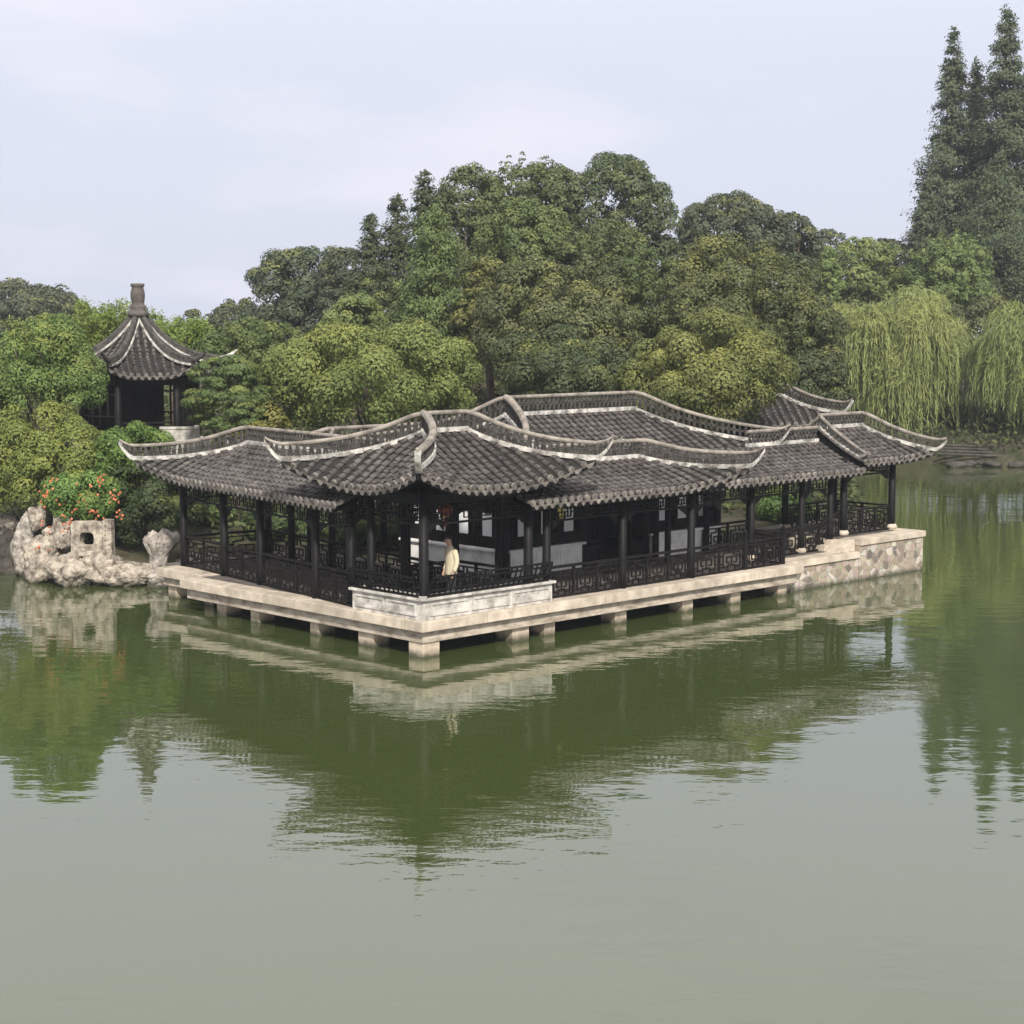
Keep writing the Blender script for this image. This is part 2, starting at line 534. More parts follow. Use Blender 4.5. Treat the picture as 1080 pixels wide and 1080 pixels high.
gx = np.concatenate([np.linspace(-300, -62, 14), np.linspace(-58, 58, 180), np.linspace(62, 300, 14)])
gy = np.concatenate([np.linspace(34, 110, 140), np.linspace(113, 200, 20), np.linspace(215, 420, 8)])
GX, GY = np.meshgrid(gx, gy)
GZ = ground_z(GX, GY)
V = np.stack([GX, GY, GZ], -1).reshape(-1, 3)
ny_, nx_ = GX.shape
ii = np.arange(ny_ * nx_).reshape(ny_, nx_)
F = np.stack([ii[:-1, :-1], ii[:-1, 1:], ii[1:, 1:], ii[1:, :-1]], -1).reshape(-1, 4)
g = npmesh('ground', V, F, SOIL)
g['kind'] = 'structure'
m = MB()
m.add([(-300, -160, 0), (300, -160, 0), (300, 180, 0), (-300, 180, 0)], [(0, 1, 2, 3)])
wt = m.build('water', WATER)
wt['kind'] = 'structure'


# ------------------------------------------------------------------ roofs
def face_rows(mb, pos, s0, s1, tmax, slope_len, sp=0.262, seg=0.22, rad=0.075, end=True):
    """one roof face: pan sheet, rows of overlapping barrel tiles, round end tiles and drip tiles, dark soffit.
    pos(s, t): point on the face; tmax(s): how far up the row runs (0..1). mats: 0 barrel, 1 pan, 2 end tile, 3 soffit"""
    n = max(2, round((s1 - s0) / sp))
    st = (s1 - s0) / n
    e = 1e-3

    def frame(s, t):
        p = Vector(pos(s, t))
        r = (Vector(pos(s + e, t)) - Vector(pos(s - e, t))).normalized()
        a = (Vector(pos(s, t + e)) - Vector(pos(s, t - e)))
        nn = r.cross(a).normalized()
        if nn.z < 0:
            nn = -nn
        return p, r, nn
    K = 8
    for i in range(n):
        sa, sb = s0 + i * st, s0 + (i + 1) * st
        P, Q = [], []
        for k in range(K + 1):
            ta, tm_, tb = tmax(sa) * k / K, tmax((sa + sb) / 2) * k / K, tmax(sb) * k / K
            a, b, c = Vector(pos(sa, ta)), Vector(pos((sa + sb) / 2, tm_)), Vector(pos(sb, tb))
            P.append([a, b - Vector((0, 0, 0.035)), c])
            dz = Vector((0, 0, 0.13))
            Q.append([a - dz, b - dz, c - dz])
        mb.grid(P, 1)
        mb.grid(Q, 3)
        if end:
            # fascia closing the eave, and drip tile between two barrels
            a, b, c = Vector(pos(sa, 0)), Vector(pos((sa + sb) / 2, 0)), Vector(pos(sb, 0))
            out = (b - Vector(pos((sa + sb) / 2, 0.03)))
            out.z = 0
            out = out.normalized() * 0.02
            d1 = Vector((0, 0, 0.13))
            mb.add([a, b, c, c - d1, b - d1, a - d1], [(0, 1, 4, 5), (1, 2, 3, 4)], 3)
            w_ = (c - a) * 0.36
            mb.add([b - w_ + out * 1.5, b + w_ + out * 1.5, b + w_ * 0.7 + out - Vector((0, 0, 0.08)), b + out - Vector((0, 0, 0.13)), b - w_ * 0.7 + out - Vector((0, 0, 0.08))], [(0, 1, 2, 3, 4)], 2)
    for i in range(n + 1):
        s = s0 + i * st
        tm = tmax(s)
        L = slope_len * tm
        if L < 0.12:
            continue
        ns = max(1, round(L / seg))
        jit = R.uniform(-0.012, 0.012)
        for k in range(ns):
            ta, tb = tm * k / ns, min(tm, tm * (k + 1.12) / ns)
            o = len(mb.v)
            j2 = R.uniform(-0.008, 0.008)
            ra = rad * R.uniform(0.94, 1.06)
            for t, rr, lift in ((ta, ra, 0.03), (tb, ra * 0.78, 0.0)):
                p, r, nn = frame(s, t)
                for q in range(6):
                    an = PI * q / 5
                    mb.v.append(tuple(p + r * (rr * math.cos(an) + jit + j2) + nn * (rr * math.sin(an) + lift)))
            for q in range(5):
                mb.f.append((o + q, o + q + 1, o + 6 + q + 1, o + 6 + q)); mb.m.append(0)
            mb.f.append(tuple(o + q for q in reversed(range(6)))); mb.m.append(0)
        if end:
            p, r, nn = frame(s, 0)
            out = p - Vector(pos(s, 0.03)); out.normalize()
            c = p + nn * 0.045 + out * 0.03 + r * jit
            rr = rad * 1.12
            vs = [c + (r * math.cos(2 * PI * q / 10) + nn * math.sin(2 * PI * q / 10)) * rr for q in range(10)]
            v2 = [x - out * 0.05 for x in vs]
            mb.add(vs + v2, [tuple(range(10))] + [(q, (q + 1) % 10, 10 + (q + 1) % 10, 10 + q) for q in range(10)], 2)


def ridge_wall(name, parent, base, hgt, cope_r=0.052, tip=False, band=0.05, pitch=0.17, style='arc', width=0.16):
    """openwork ridge: limewashed band at the foot, tile lattice, rounded coping on top.
    base: list of points along the foot; hgt: list of heights of the coping above it"""
    B = [Vector(p) for p in base]
    C = [b + Vector((0, 0, h)) for b, h in zip(B, hgt)]
    n = len(B)
    mb = MB()
    # foot band
    for i in range(n - 1):
        d = (B[i + 1] - B[i]); d.z = 0
        r = Vector((-d.y, d.x, 0)).normalized() * (width / 2)
        hb0, hb1 = min(band, hgt[i] * 0.22 + 0.015), min(band, hgt[i + 1] * 0.22 + 0.015)
        z = Vector((0, 0, 1))
        a, b = B[i] - z * 0.06, B[i + 1] - z * 0.06
        a1, b1 = B[i] + z * hb0, B[i + 1] + z * hb1
        e_ = (B[i + 1] - B[i]).normalized() * 0.01
        mb.add([a - r - e_, a + r - e_, a1 + r - e_, a1 - r - e_, b - r + e_, b + r + e_, b1 + r + e_, b1 - r + e_], [(0, 3, 2, 1), (4, 5, 6, 7), (0, 1, 5, 4), (1, 2, 6, 5), (2, 3, 7, 6), (3, 0, 4, 7)], 0)
    # thin fillet under the coping
    # coping
    mb.tube(C, [cope_r * (1.0 if not tip else max(0.45, 1 - 0.55 * (i / (n - 1)) ** 3)) for i in range(n)], 8, 1)
    # lattice between
    acc = [0.0]
    for i in range(n - 1):
        acc.append(acc[-1] + (B[i + 1] - B[i]).length)
    Lt = acc[-1]

    def lerp(u):
        u = max(0, min(Lt, u))
        i = 0
        while i < n - 2 and acc[i + 1] < u:
            i += 1
        f = (u - acc[i]) / max(1e-6, acc[i + 1] - acc[i])
        return B[i].lerp(B[i + 1], f), hgt[i] * (1 - f) + hgt[i + 1] * f

    def pt(u, v):
        b, h = lerp(u)
        lo = min(band, h * 0.22 + 0.015)
        hi = max(lo, h - cope_r * 0.6)
        return b + Vector((0, 0, lo + (hi - lo) * v))
    k = max(1, round(Lt / pitch))
    p_ = Lt / k
    th = 0.026
    for q in range(k):
        u0 = q * p_
        if lerp(u0)[1] < 0.16:
            continue
        if style == 'arc':
            pr = None
            for j in range(5):
                a = PI * j / 4
                x = pt(u0 + p_ * (0.5 - 0.5 * math.cos(a)), 0.06 + 0.46 * math.sin(a))
                if pr is not None:
                    mb.bar(pr, x, 0.07, th, 2)
                pr = x
            pr = None
            for j in range(5):
                a = PI * j / 4
                x = pt(u0 + p_ * (-0.0 + 0.5 - 0.5 * math.cos(a)), 0.96 - 0.44 * math.sin(a))
                if pr is not None:
                    mb.bar(pr, x, 0.07, th, 2)
                pr = x
            mb.bar(pt(u0, 0), pt(u0, 1), 0.06, th, 2)
        elif style == 'post':
            mb.bar(pt(u0, 0), pt(u0 + p_ * 0.25, 1), 0.06, th * 1.2, 2)
            mb.bar(pt(u0 + p_ * 0.5, 0), pt(u0 + p_ * 0.25, 1), 0.06, th, 2)
            mb.bar(pt(u0, 0.5), pt(u0 + p_, 0.5), 0.06, th * 0.8, 2)
        else:
            mb.bar(pt(u0, 0), pt(u0 + p_, 1), 0.06, th, 2)
            mb.bar(pt(u0 + p_, 0), pt(u0, 1), 0.06, th, 2)
    return mb.build(name, [LIME, COPE, LATT], parent, smooth=False)


def hip_roof(root, x0, x1, y0, y1, ze, zr, rl, rr, endL, endR, lift=0.45, flare=0.3, Rg=2.2, rh=0.42, tipx=0.4, tipz=0.42, style='arc', ridge=(None, None), prof=(0.68, 0.32), backL=True, hook=0.0):
    W = (y1 - y0) / 2
    ym = (y0 + y1) / 2
    H = zr - ze
    hL, hR = endL == 'hip', endR == 'hip'
    if not hL: rl = 0.0
    if not hR: rr = 0.0

    def dd(c, t):
        return max(0.0, 1 - max(0.0, c)) ** 2.4 * max(0.0, 1 - t) ** 1.4

    def zp(t):
        t_ = min(1, max(0, t))
        return ze + H * (prof[0] * t_ + prof[1] * t_ * t_)

    def front(s, t, sg=1):
        x, y, z = s, t * W, zp(t)
        if hL and (sg > 0 or backL):
            d = dd((s - (x0 + t * rl)) / Rg, t); x -= flare * d; y -= flare * d; z += lift * d
        if hR:
            d = dd(((x1 - t * rr) - s) / Rg, t); x += flare * d; y -= flare * d; z += lift * d
        return (x, y0 + y if sg > 0 else y1 - y, z)

    def side(s, t, left=True):
        rl_ = rl if left else rr
        x, y, z = t * rl_, s, zp(t)
        d = dd((s - (y0 + t * W)) / Rg, t); x -= flare * d; y -= flare * d; z += lift * d
        d = dd(((y1 - t * W) - s) / Rg, t) if (backL or not left) else 0.0; x -= flare * d; y += flare * d; z += lift * d
        return (x0 + x if left else x1 - x, y, z)
    mb = MB()

    def tm_f(s):
        t = 1.0
        if hL: t = min(t, (s - x0) / rl)
        if hR: t = min(t, (x1 - s) / rr)
        return max(0.0, t)
    SL = math.hypot(W, H)
    face_rows(mb, lambda s, t: front(s, t, 1), x0, x1, tm_f, SL)
    face_rows(mb, lambda s, t: front(s, t, -1), x0, x1, tm_f, SL)

    def tm_s(s):
        return max(0.0, min((s - y0) / W, (y1 - s) / W))
    if hL: face_rows(mb, lambda s, t: side(s, t, True), y0, y1, tm_s, math.hypot(rl, H))
    if hR: face_rows(mb, lambda s, t: side(s, t, False), y0, y1, tm_s, math.hypot(rr, H))
    for flag, x in ((endL == 'gable', x0 + 0.02), (endR == 'gable', x1 - 0.02)):
        if flag:
            mb.add([(x, y0, ze - 0.13), (x, y1, ze - 0.13)] + [(x, y1 - t * W, zp(t) - 0.02) for t in (0, .25, .5, .75, 1)] + [(x, y0 + t * W, zp(t) - 0.02) for t in (.75, .5, .25, 0)], [tuple(range(11))], 3)
    roof = mb.build('roof', [TILE, TILEPAN, TILECAP, WOOD], root)
    # main ridge
    ra = x0 + rl if ridge[0] is None else ridge[0]
    rb = x1 - rr if ridge[1] is None else ridge[1]
    k = max(2, int((rb - ra) / 0.5))
    if rb > ra + 0.2:
        ridge_wall('main_ridge', roof, [(ra + (rb - ra) * i / k, ym, zr + 0.07) for i in range(k + 1)], [rh] * (k + 1), style=style)

    def hip(xe, sx, sy):
        xr = x0 + rl if sx < 0 else x1 - rr
        pts, hs = [], []
        N = 16
        tot = math.hypot(rl if sx < 0 else rr, W)
        for i in range(N + 1):
            t = 1 - i / N
            if sx < 0: p = front(x0 + t * rl, t, 1 if sy < 0 else -1)
            else: p = front(x1 - t * rr, t, 1 if sy < 0 else -1)
            pts.append((p[0], p[1], p[2] + 0.065))
            s = (1 - t) * tot
            if hook and sx < 0 and sy < 0:
                q_ = pts[-1]; o_ = hook * math.sin(PI * min(1, (1 - t) * 1.25)) if (1 - t) < 0.8 else 0.0
                pts[-1] = (q_[0] + o_ * 0.7, q_[1] - o_ * 0.7, q_[2] + 0.25 * o_)
            hs.append(rh + 0.55 * s * math.exp(-s / 0.33) - 0.06 * (1 - t))
        if sx < 0 and sy > 0 and not backL:
            hs = [h * (1 - 0.75 * (i / N)) for i, h in enumerate(hs)]
            ridge_wall('hip_ridge', roof, pts, hs, tip=True, style=style, width=0.14)
            return
        # upturned tip beyond the corner
        p = pts[-1]
        d = Vector((pts[-1][0] - pts[-2][0], pts[-1][1] - pts[-2][1], 0)).normalized()
        hc = hs[-1]
        sl = (pts[-1][2] - pts[-2][2])
        for i in range(1, 7):
            f = i / 6
            rise = tipz * f ** 1.7
            pts.append((p[0] + d.x * tipx * f, p[1] + d.y * tipx * f, p[2] + rise))
            hs.append(max(0.035, hc - rise * (1 - 0.22 * f) - (hc - tipz) * f * 0.8))
        ridge_wall('hip_ridge', roof, pts, hs, tip=True, style=style, width=0.14, cope_r=(0.095 if (hook and sx < 0 and sy < 0) else 0.056))
    for flag, sx in ((hL, -1), (hR, 1)):
        if flag:
            for sy in (-1, 1):
                hip(None, sx, sy)
    for flag, x in ((endL == 'gable', x0 + 0.05), (endR == 'gable', x1 - 0.05)):
        if flag:
            for sy in (-1, 1):
                N = 12
                pts = [(x, ym + sy * (W * (i / N)) * 0.86, zp(1 - (i / N) * 0.86) + 0.06) for i in range(N + 1)]
                hs = [rh * 0.95 - 0.1 * (i / N) for i in range(N + 1)]
                p = pts[-1]
                for i in range(1, 4):
                    pts.append((x, p[1] + sy * 0.1 * i, p[2] + 0.05 * i)); hs.append(max(0.04, hs[N] - 0.1 * i))
                ridge_wall('gable_ridge', roof, pts, hs, tip=True, style=style, width=0.2)
    return roof


# ------------------------------------------------------------------ joinery
MEANDER = [(.0, .30, .16, .30), (.84, .30, 1, .30), (.16, .12, .16, .80), (.84, .12, .84, .80), (.16, .80, .42, .80), (.58, .80, .84, .80),
           (.42, .80, .42, 1), (.58, .80, .58, 1), (.30, .60, .70, .60), (.30, .60, .30, .34), (.70, .60, .70, .34), (.30, .34, .42, .34), (.58, .34, .70, .34),
           (.5, .60, .5, .22), (.16, .12, .36, .12), (.64, .12, .84, .12), (.36, .0, .36, .22), (.64, .0, .64, .22), (.36, .22, .64, .22), (.0, .66, .16, .66), (.84, .66, 1, .66)]
GRIDP = [(.0, .5, .12, .5), (.88, .5, 1, .5), (.12, .2, .12, .8), (.88, .2, .88, .8), (.12, .8, .88, .8), (.12, .2, .88, .2), (.25, .2, .25, .8), (.37, 0, .37, .5), (.5, .2, .5, 1), (.63, 0, .63, .5), (.75, .2, .75, .8), (.25, .5, .75, .5)]


def panel(mb, p, q, h, segs, th=0.04, rail=0.06, mid=None):
    """lattice panel between two foot points p, q (may slope)"""
    p, q = Vector(p), Vector(q)
    z = Vector((0, 0, 1))
    mb.bar(p + z * h, q + z * h, 0.085, rail, 0)
    mb.bar(p + z * 0.03, q + z * 0.03, 0.06, 0.05, 0)
    mb.bar(p + z * (h - 0.11), q + z * (h - 0.11), 0.05, 0.03, 0)
    e = (q - p).normalized() * 0.02
    mb.bar(p + e, p + e + z * h, 0.045, 0.045, 0)
    mb.bar(q - e, q - e + z * h, 0.045, 0.045, 0)
    lo, hi = 0.06, h - 0.12
    for a, b, c, d in segs:
        mb.bar(p.lerp(q, a) + z * (lo + (hi - lo) * b), p.lerp(q, c) + z * (lo + (hi - lo) * d), 0.03, th, 0)


def railing(root, p, q, n, h=0.76, segs=MEANDER, name='railing_panel', m=None):
    p, q = Vector(p), Vector(q)
    for i in range(n):
        a, b = p.lerp(q, i / n), p.lerp(q, (i + 1) / n)
        mb = MB()
        panel(mb, a, b, h, segs)
        if i:
            mb.bar(a, a + Vector((0, 0, h + 0.02)), 0.06, 0.06, 0)
        mb.build(name, m or WOODB, root)


def fretwork(root, p, q, ztop, drop):
    """hanging lattice under a lintel, with its thin lower rail"""
    p, q = Vector(p), Vector(q)
    mb = MB()
    z = Vector((0, 0, 1))
    p1 = Vector((p.x, p.y, ztop - drop)); q1 = Vector((q.x, q.y, ztop - drop))
    mb.bar(p1, q1, 0.05, 0.05)
    n = max(1, round((q - p).length / 0.95))
    for i in range(n):
        a, b = p1.lerp(q1, i / n), p1.lerp(q1, (i + 1) / n)
        for s in GRIDP:
            mb.bar(a.lerp(b, s[0]) + z * (drop * s[1]), a.lerp(b, s[2]) + z * (drop * s[3]), 0.03, 0.025)
    # corner brackets
    d = (q1 - p1).normalized()
    for c, sg in ((p1, 1), (q1, -1)):
        mb.add([c + d * (0.1 * sg), c + d * (0.45 * sg), c + d * (0.1 * sg) - z * 0.22, c + d * (0.1 * sg) + Vector((-d.y, d.x, 0)) * 0.03, c + d * (0.45 * sg) + Vector((-d.y, d.x, 0)) * 0.03, c + d * (0.1 * sg) - z * 0.22 + Vector((-d.y, d.x, 0)) * 0.03],
               [(0, 1, 2), (3, 5, 4), (0, 3, 4, 1), (1, 4, 5, 2), (2, 5, 3, 0)])
    mb.build('hanging_fretwork', WOOD, root)
    mb = MB()
    mb.bar((p.x, p.y, ztop + 0.12), (q.x, q.y, ztop + 0.12), 0.14, 0.24)
    mb.build('lintel', WOOD, root)


def post(root, x, y, z0, z1, r=0.105, stone=None):
    mb = MB()
    zb = z0 + (0.16 if stone else 0)
    mb.tube([(x, y, zb), (x, y, zb + 0.4), (x, y, z1)], [r, r, r * 0.93], 14)
    o = mb.build('post', WOOD, root, smooth=True)
    if stone:
        s = MB()
        s.lathe([(r * 1.25, z0), (r * 1.6, z0 + 0.05), (r * 1.6, z0 + 0.1), (r * 1.25, zb)], x, y, 14)
        s.build('post_base', GREYST if stone is True else stone, o, smooth=True)
    return o


# ================================================================== stone terrace
FZ = 0.85
ter = building('stone_terrace', 'long sandstone terrace on short piers over the green water, carrying the corner pavilion', 'terrace', 0, 0)


def slab_row(a0, a1, b0, b1, z0, z1, along, n, name='kerb_slab', m=SLAB):
    """a run of separate kerb stones"""
    mb = MB()
    for i in range(n):
        g_ = 0.008
        d = R.uniform(-0.006, 0.006)
        if along == 'u':
            x0 = a0 + (a1 - a0) * i / n + g_; x1 = a0 + (a1 - a0) * (i + 1) / n - g_
            mb.box(x0, x1, b0 + d, b1, z0, z1 + d * 0.5)
        else:
            y0 = b0 + (b1 - b0) * i / n + g_; y1 = b0 + (b1 - b0) * (i + 1) / n - g_
            mb.box(a0 + d, a1, y0, y1, z0, z1 + d * 0.5)
    return mb.build(name, m, ter, bevel=0.012)


slab_row(0.0, 14.0, 0.0, 0.62, 0.62, FZ, 'u', 7)
slab_row(0.0, 0.62, 0.63, 9.6, 0.62, FZ, 'v', 5)
slab_row(0.85, 1.5, 9.62, 12.0, 0.60, FZ - 0.01, 'v', 2)
mb = MB(); mb.box(0.63, 14.0, 0.63, 4.0, 0.60, FZ - 0.015); mb.box(0.63, 6.2, 4.0, 9.6, 0.60, FZ - 0.015); mb.box(1.51, 6.2, 9.6, 12.6, 0.6, FZ - 0.02)
mb.build('paved_floor', FLOOR, ter)
mb = MB(); mb.box(0.16, 13.9, 0.16, 0.46, 0.34, 0.615)
mb.build('stone_beam', BEAMST, ter, bevel=0.012)
mb = MB(); mb.box(0.16, 0.46, 0.47, 9.5, 0.34, 0.615)
mb.build('stone_beam', BEAMST, ter, bevel=0.012)
mb = MB(); mb.box(1.0, 1.3, 9.62, 11.9, 0.36, 0.595)
mb.build('stone_beam', BEAMST, ter, bevel=0.012)
for (a, b, wx, wy) in [(0.2, 0.2, 0.5, 0.5), (3.07, 0.28, 0.55, 0.6), (4.2, 0.34, 0.36, 0.5), (6.7, 0.34, 0.42, 0.5), (9.27, 0.34, 0.42, 0.5), (11.26, 0.34, 0.4, 0.5), (13.3, 0.34, 0.38, 0.5),
                       (0.28, 2.05, 0.5, 0.55), (0.32, 4.15, 0.5, 0.34), (0.36, 6.62, 0.5, 0.36), (0.4, 8.1, 0.5, 0.4), (1.12, 9.7, 0.45, 0.42), (1.12, 11.45, 0.45, 0.4)]:
    mb = MB(); mb.box(a, a + wx, b, b + wy, -1.2, 0.335)
    mb.build('stone_pier', PIERM, ter, bevel=0.015)
# rubble plinth at the far end, two levels
pl = building('rubble_plinth', 'rubble stone plinth rising in two levels from the water under the end pavilion', 'plinth', 14.0, 1.0)
mb = MB(); mb.box(14.02, 17.45, 0.62, 4.2, -1.2, 0.66); mb.build('lower_masonry', RUBBLE, pl)
mb = MB(); mb.box(17.46, 20.75, 0.60, 4.6, -1.2, 1.02); mb.build('upper_masonry', RUBBLE, pl)
mb = MB()
for i in range(3):
    mb.box(14.03 + i * 1.14, 14.03 + (i + 1) * 1.14 - 0.008, 0.56, 1.2, 0.664, FZ)
mb.build('kerb_stone', SLAB, pl, bevel=0.012)
mb = MB(); mb.box(14.02, 17.45, 1.2, 4.2, 0.664, FZ - 0.012); mb.build('floor', FLOOR, pl)
mb = MB()
for i in range(3):
    mb.box(17.47 + i * 1.12, 17.47 + (i + 1) * 1.12 - 0.008, 0.54, 1.2, 1.024, 1.2)
mb.box(20.3, 20.82, 1.21, 4.6, 1.024, 1.2)
mb.build('kerb_stone', SLAB, pl, bevel=0.012)
mb = MB(); mb.box(17.46, 20.29, 1.21, 4.6, 1.024, 1.19); mb.build('floor', FLOOR, pl)
mb = MB()
mb.add([(16.55, 0.75, FZ + 0.004), (17.44, 0.75, FZ + 0.004), (17.44, 0.75, 1.2), (17.2, 0.75, 1.2), (16.55, 1.15, FZ + 0.004), (17.44, 1.15, FZ + 0.004), (17.44, 1.15, 1.2), (17.2, 1.15, 1.2)],
       [(0, 1, 2, 3), (7, 6, 5, 4), (0, 3, 7, 4), (3, 2, 6, 7), (1, 5, 6, 2), (0, 4, 5, 1)])
mb.build('stair_cheek', SLAB, pl, bevel=0.01)
mb = MB()
mb.box(16.7, 17.44, 1.3, 2.8, FZ, 1.02); mb.box(17.0, 17.44, 1.3, 2.8, 1.02, 1.15)
mb.build('step', SLAB, pl)

# ================================================================== corner pavilion
pav = building('corner_pavilion', 'open corner pavilion with upswept hooked roof corners, standing at the near corner of the terrace', 'pavilion', 0.45, 0.45)
P0, PU, PV = 0.45, 3.75, 3.05
for (x, y) in [(P0, P0), (PU, P0), (P0, PV), (PU, PV)]:
    post(pav, x, y, FZ, 3.85, 0.115)
for (x, y) in [(P0, 2.3), (2.1, PV)]:
    post(pav, x, y, FZ, 3.8, 0.095)
hip_roof(pav, -0.3, 4.6, -0.3, 3.9, 3.72, 4.92, 1.95, 1.6, 'hip', 'hip', lift=0.54, flare=0.34, Rg=2.3, rh=0.40, tipx=0.40, tipz=0.42, style='post', hook=0.26)
for p, q in [((P0, P0, 0), (PU, P0, 0)), ((P0, P0, 0), (P0, PV, 0)), ((PU, P0, 0), (PU, PV, 0)), ((P0, PV, 0), (PU, PV, 0))]:
    fretwork(pav, p, q, 3.42, 0.46)
# carved seat wall on the two water sides
mb = MB()
mb.box(0.14, 4.25, 0.14, 0.50, FZ + 0.002, 1.30)
mb.box(0.14, 0.50, 0.51, 2.62, FZ + 0.002, 1.30)
for i in range(3):                                   # raised mouldings round three recessed panels
    x0, x1 = 0.34 + i * 1.3, 0.34 + i * 1.3 + 1.2
    for (a, b, c, d) in [(x0, x1, 0.94, 0.985), (x0, x1, 1.185, 1.23), (x0, x0 + 0.05, 0.985, 1.185), (x1 - 0.05, x1, 0.985, 1.185)]:
        mb.box(a, b, 0.112, 0.141, c, d)
for i in range(2):
    y0, y1 = 0.36 + i * 1.12, 0.36 + i * 1.12 + 1.04
    for (a, b, c, d) in [(y0, y1, 0.94, 0.985), (y0, y1, 1.185, 1.23), (y0, y0 + 0.05, 0.985, 1.185), (y1 - 0.05, y1, 0.985, 1.185)]:
        mb.box(0.112, 0.141, a, b, c, d)
mb.build('seat_wall', GREYST, pav)
mb = MB()
mb.box(0.06, 4.32, 0.06, 0.56, 1.303, 1.365); mb.box(0.06, 0.56, 0.562, 2.68, 1.303, 1.365)
mb.build('seat_wall_cap', GREYST, pav, bevel=0.012)
# leaning seat backs
for (p, q) in [((0.30, 0.14, 1.37), (4.1, 0.14, 1.37)), ((0.14, 0.30, 1.37), (0.14, 2.55, 1.37))]:
    mb = MB()
    p, q = Vector(p), Vector(q)
    out = Vector((0, -0.16, 0)) if p.y == q.y else Vector((-0.16, 0, 0))
    z = Vector((0, 0, 1))
    for hh, f in ((0.03, 0.0), (0.16, 0.35), (0.36, 0.8), (0.46, 1.0)):
        e = (q - p).normalized() * 0.0
        mb.bar(p + out * f + z * hh, q + out * f + z * hh, 0.05, 0.045)
    n = int((q - p).length / 0.16)
    for i in range(n + 1):
        a = p.lerp(q, i / n)
        mb.bar(a, a + out * 0.35 + z * 0.16, 0.03, 0.03)
        mb.bar(a + out * 0.35 + z * 0.16, a + out + z * 0.46, 0.03, 0.03)
    mb.build('seat_back', WOOD, pav)
railing(pav, (2.2, PV, FZ), (PU, PV, FZ), 2)
railing(pav, (PU, 1.5, FZ), (PU, PV, FZ), 2)

# ================================================================== left gallery (its own slightly turned frame)
wx0, wy0 = wor(1.62, 11.79)
wx1, wy1 = wor(0.54, 4.49)
WANG = math.atan2(wy1 - wy0, wx1 - wx0)
wing = tag(empty('waterside_gallery', (wx0, wy0, 0), WANG), 'long open gallery with lattice railings, running back from the corner pavilion towards the rockery', 'gallery')
WP = [0.0, 2.45, 4.5, 7.35]
WD = 2.6
for x in WP:
    post(wing, x, 0, FZ, 3.35)
    post(wing, x, WD, FZ, 3.35)
hip_roof(wing, -0.8, 9.3, -0.6, 3.2, 3.26, 4.2, 2.2, 0, 'hip', 'open', lift=0.46, flare=0.32, Rg=2.6, rh=0.40, tipx=0.42, tipz=0.42, style='post', ridge=(None, 9.4), backL=False)
xs = WP + [9.2]
for i in range(4):
    fretwork(wing, (xs[i] + .1, 0, 0), (xs[i + 1] - .1, 0, 0), 3.1, 0.40)
    fretwork(wing, (xs[i] + .1, WD, 0), (xs[i + 1] - .1, WD, 0), 3.1, 0.40)
    nn = 2 if i in (0, 1) else 3
    if i == 3: nn = 2
    railing(wing, (xs[i] + .1, 0, FZ), (xs[i + 1] - .1, 0, FZ), nn, 0.80)
    railing(wing, (xs[i] + .1, WD, FZ), (xs[i + 1] - .1, WD, FZ), nn, 0.80)
railing(wing, (0, 0.1, FZ), (0, WD - .1, FZ), 2, 0.80)
fretwork(wing, (0, .1, 0), (0, WD - .1, 0), 3.1, 0.4)

# ================================================================== front gallery along the long side
fg = building('front_gallery', 'low tiled gallery with lattice railings in front of the main hall', 'gallery', 4.4, 0.5)
FP = [4.4, 7.1, 9.75]
for x in FP:
    post(fg, x, 0.48, FZ, 3.4)
for x in (5.1, 11.6):
    post(fg, x, 2.9, FZ, 3.5, 0.09)
hip_roof(fg, 3.3, 10.65, -0.15, 3.7, 3.26, 3.95, 0, 1.5, 'open', 'hip', lift=0.46, flare=0.30, Rg=2.4, rh=0.40, tipx=0.40, tipz=0.42, style='post', ridge=(3.4, None))
for a, b in ((4.4, 7.1), (7.1, 9.75), (9.75, 11.15)):
    fretwork(fg, (a + .1, 0.48, 0), (b - .1, 0.48, 0), 3.12, 0.38)
railing(fg, (4.5, 0.48, FZ), (7.0, 0.48, FZ), 3)
railing(fg, (7.2, 0.48, FZ), (9.65, 0.48, FZ), 3)
railing(fg, (9.85, 0.48, FZ), (11.95, 0.48, FZ), 2)
mb = MB(); mb.bar((11.98, 0.48, FZ), (11.98, 0.48, 1.85), 0.1, 0.1); mb.lathe([(0.03, 1.84), (0.055, 1.88), (0.03, 1.92), (0.01, 1.96)], 11.98, 0.48, 10)
mb.build('newel_post', WOOD, fg)
railing(fg, (12.05, 0.48, FZ), (13.6, 0.48, FZ), 2)
mb = MB(); mb.bar((13.65, 0.48, FZ), (13.65, 0.48, 1.85), 0.1, 0.1); mb.lathe([(0.03, 1.84), (0.055, 1.88), (0.03, 1.92), (0.01, 1.96)], 13.65, 0.48, 10)
mb.build('newel_post', WOOD, fg)
railing(fg, (13.65, 0.55, FZ), (13.65, 1.5, FZ), 1)

# ================================================================== main hall
hall = building('main_hall', 'tallest hall with long openwork ridge and pale sill walls, behind the front gallery', 'hall', 6.3, 3.9)
hip_roof(hall, 6.3, 15.7, 2.95, 8.45, 3.5, 4.93, 1.75, 2.4, 'hip', 'hip', lift=0.44, flare=0.34, Rg=2.8, rh=0.46, tipx=0.42, tipz=0.44, style='arc', hook=0.22)
for x in (6.3, 9.2, 11.8, 14.95):
    post(hall, x, 3.9, FZ, 3.75, 0.12)
    post(hall, x, 8.0, FZ, 3.95, 0.12)


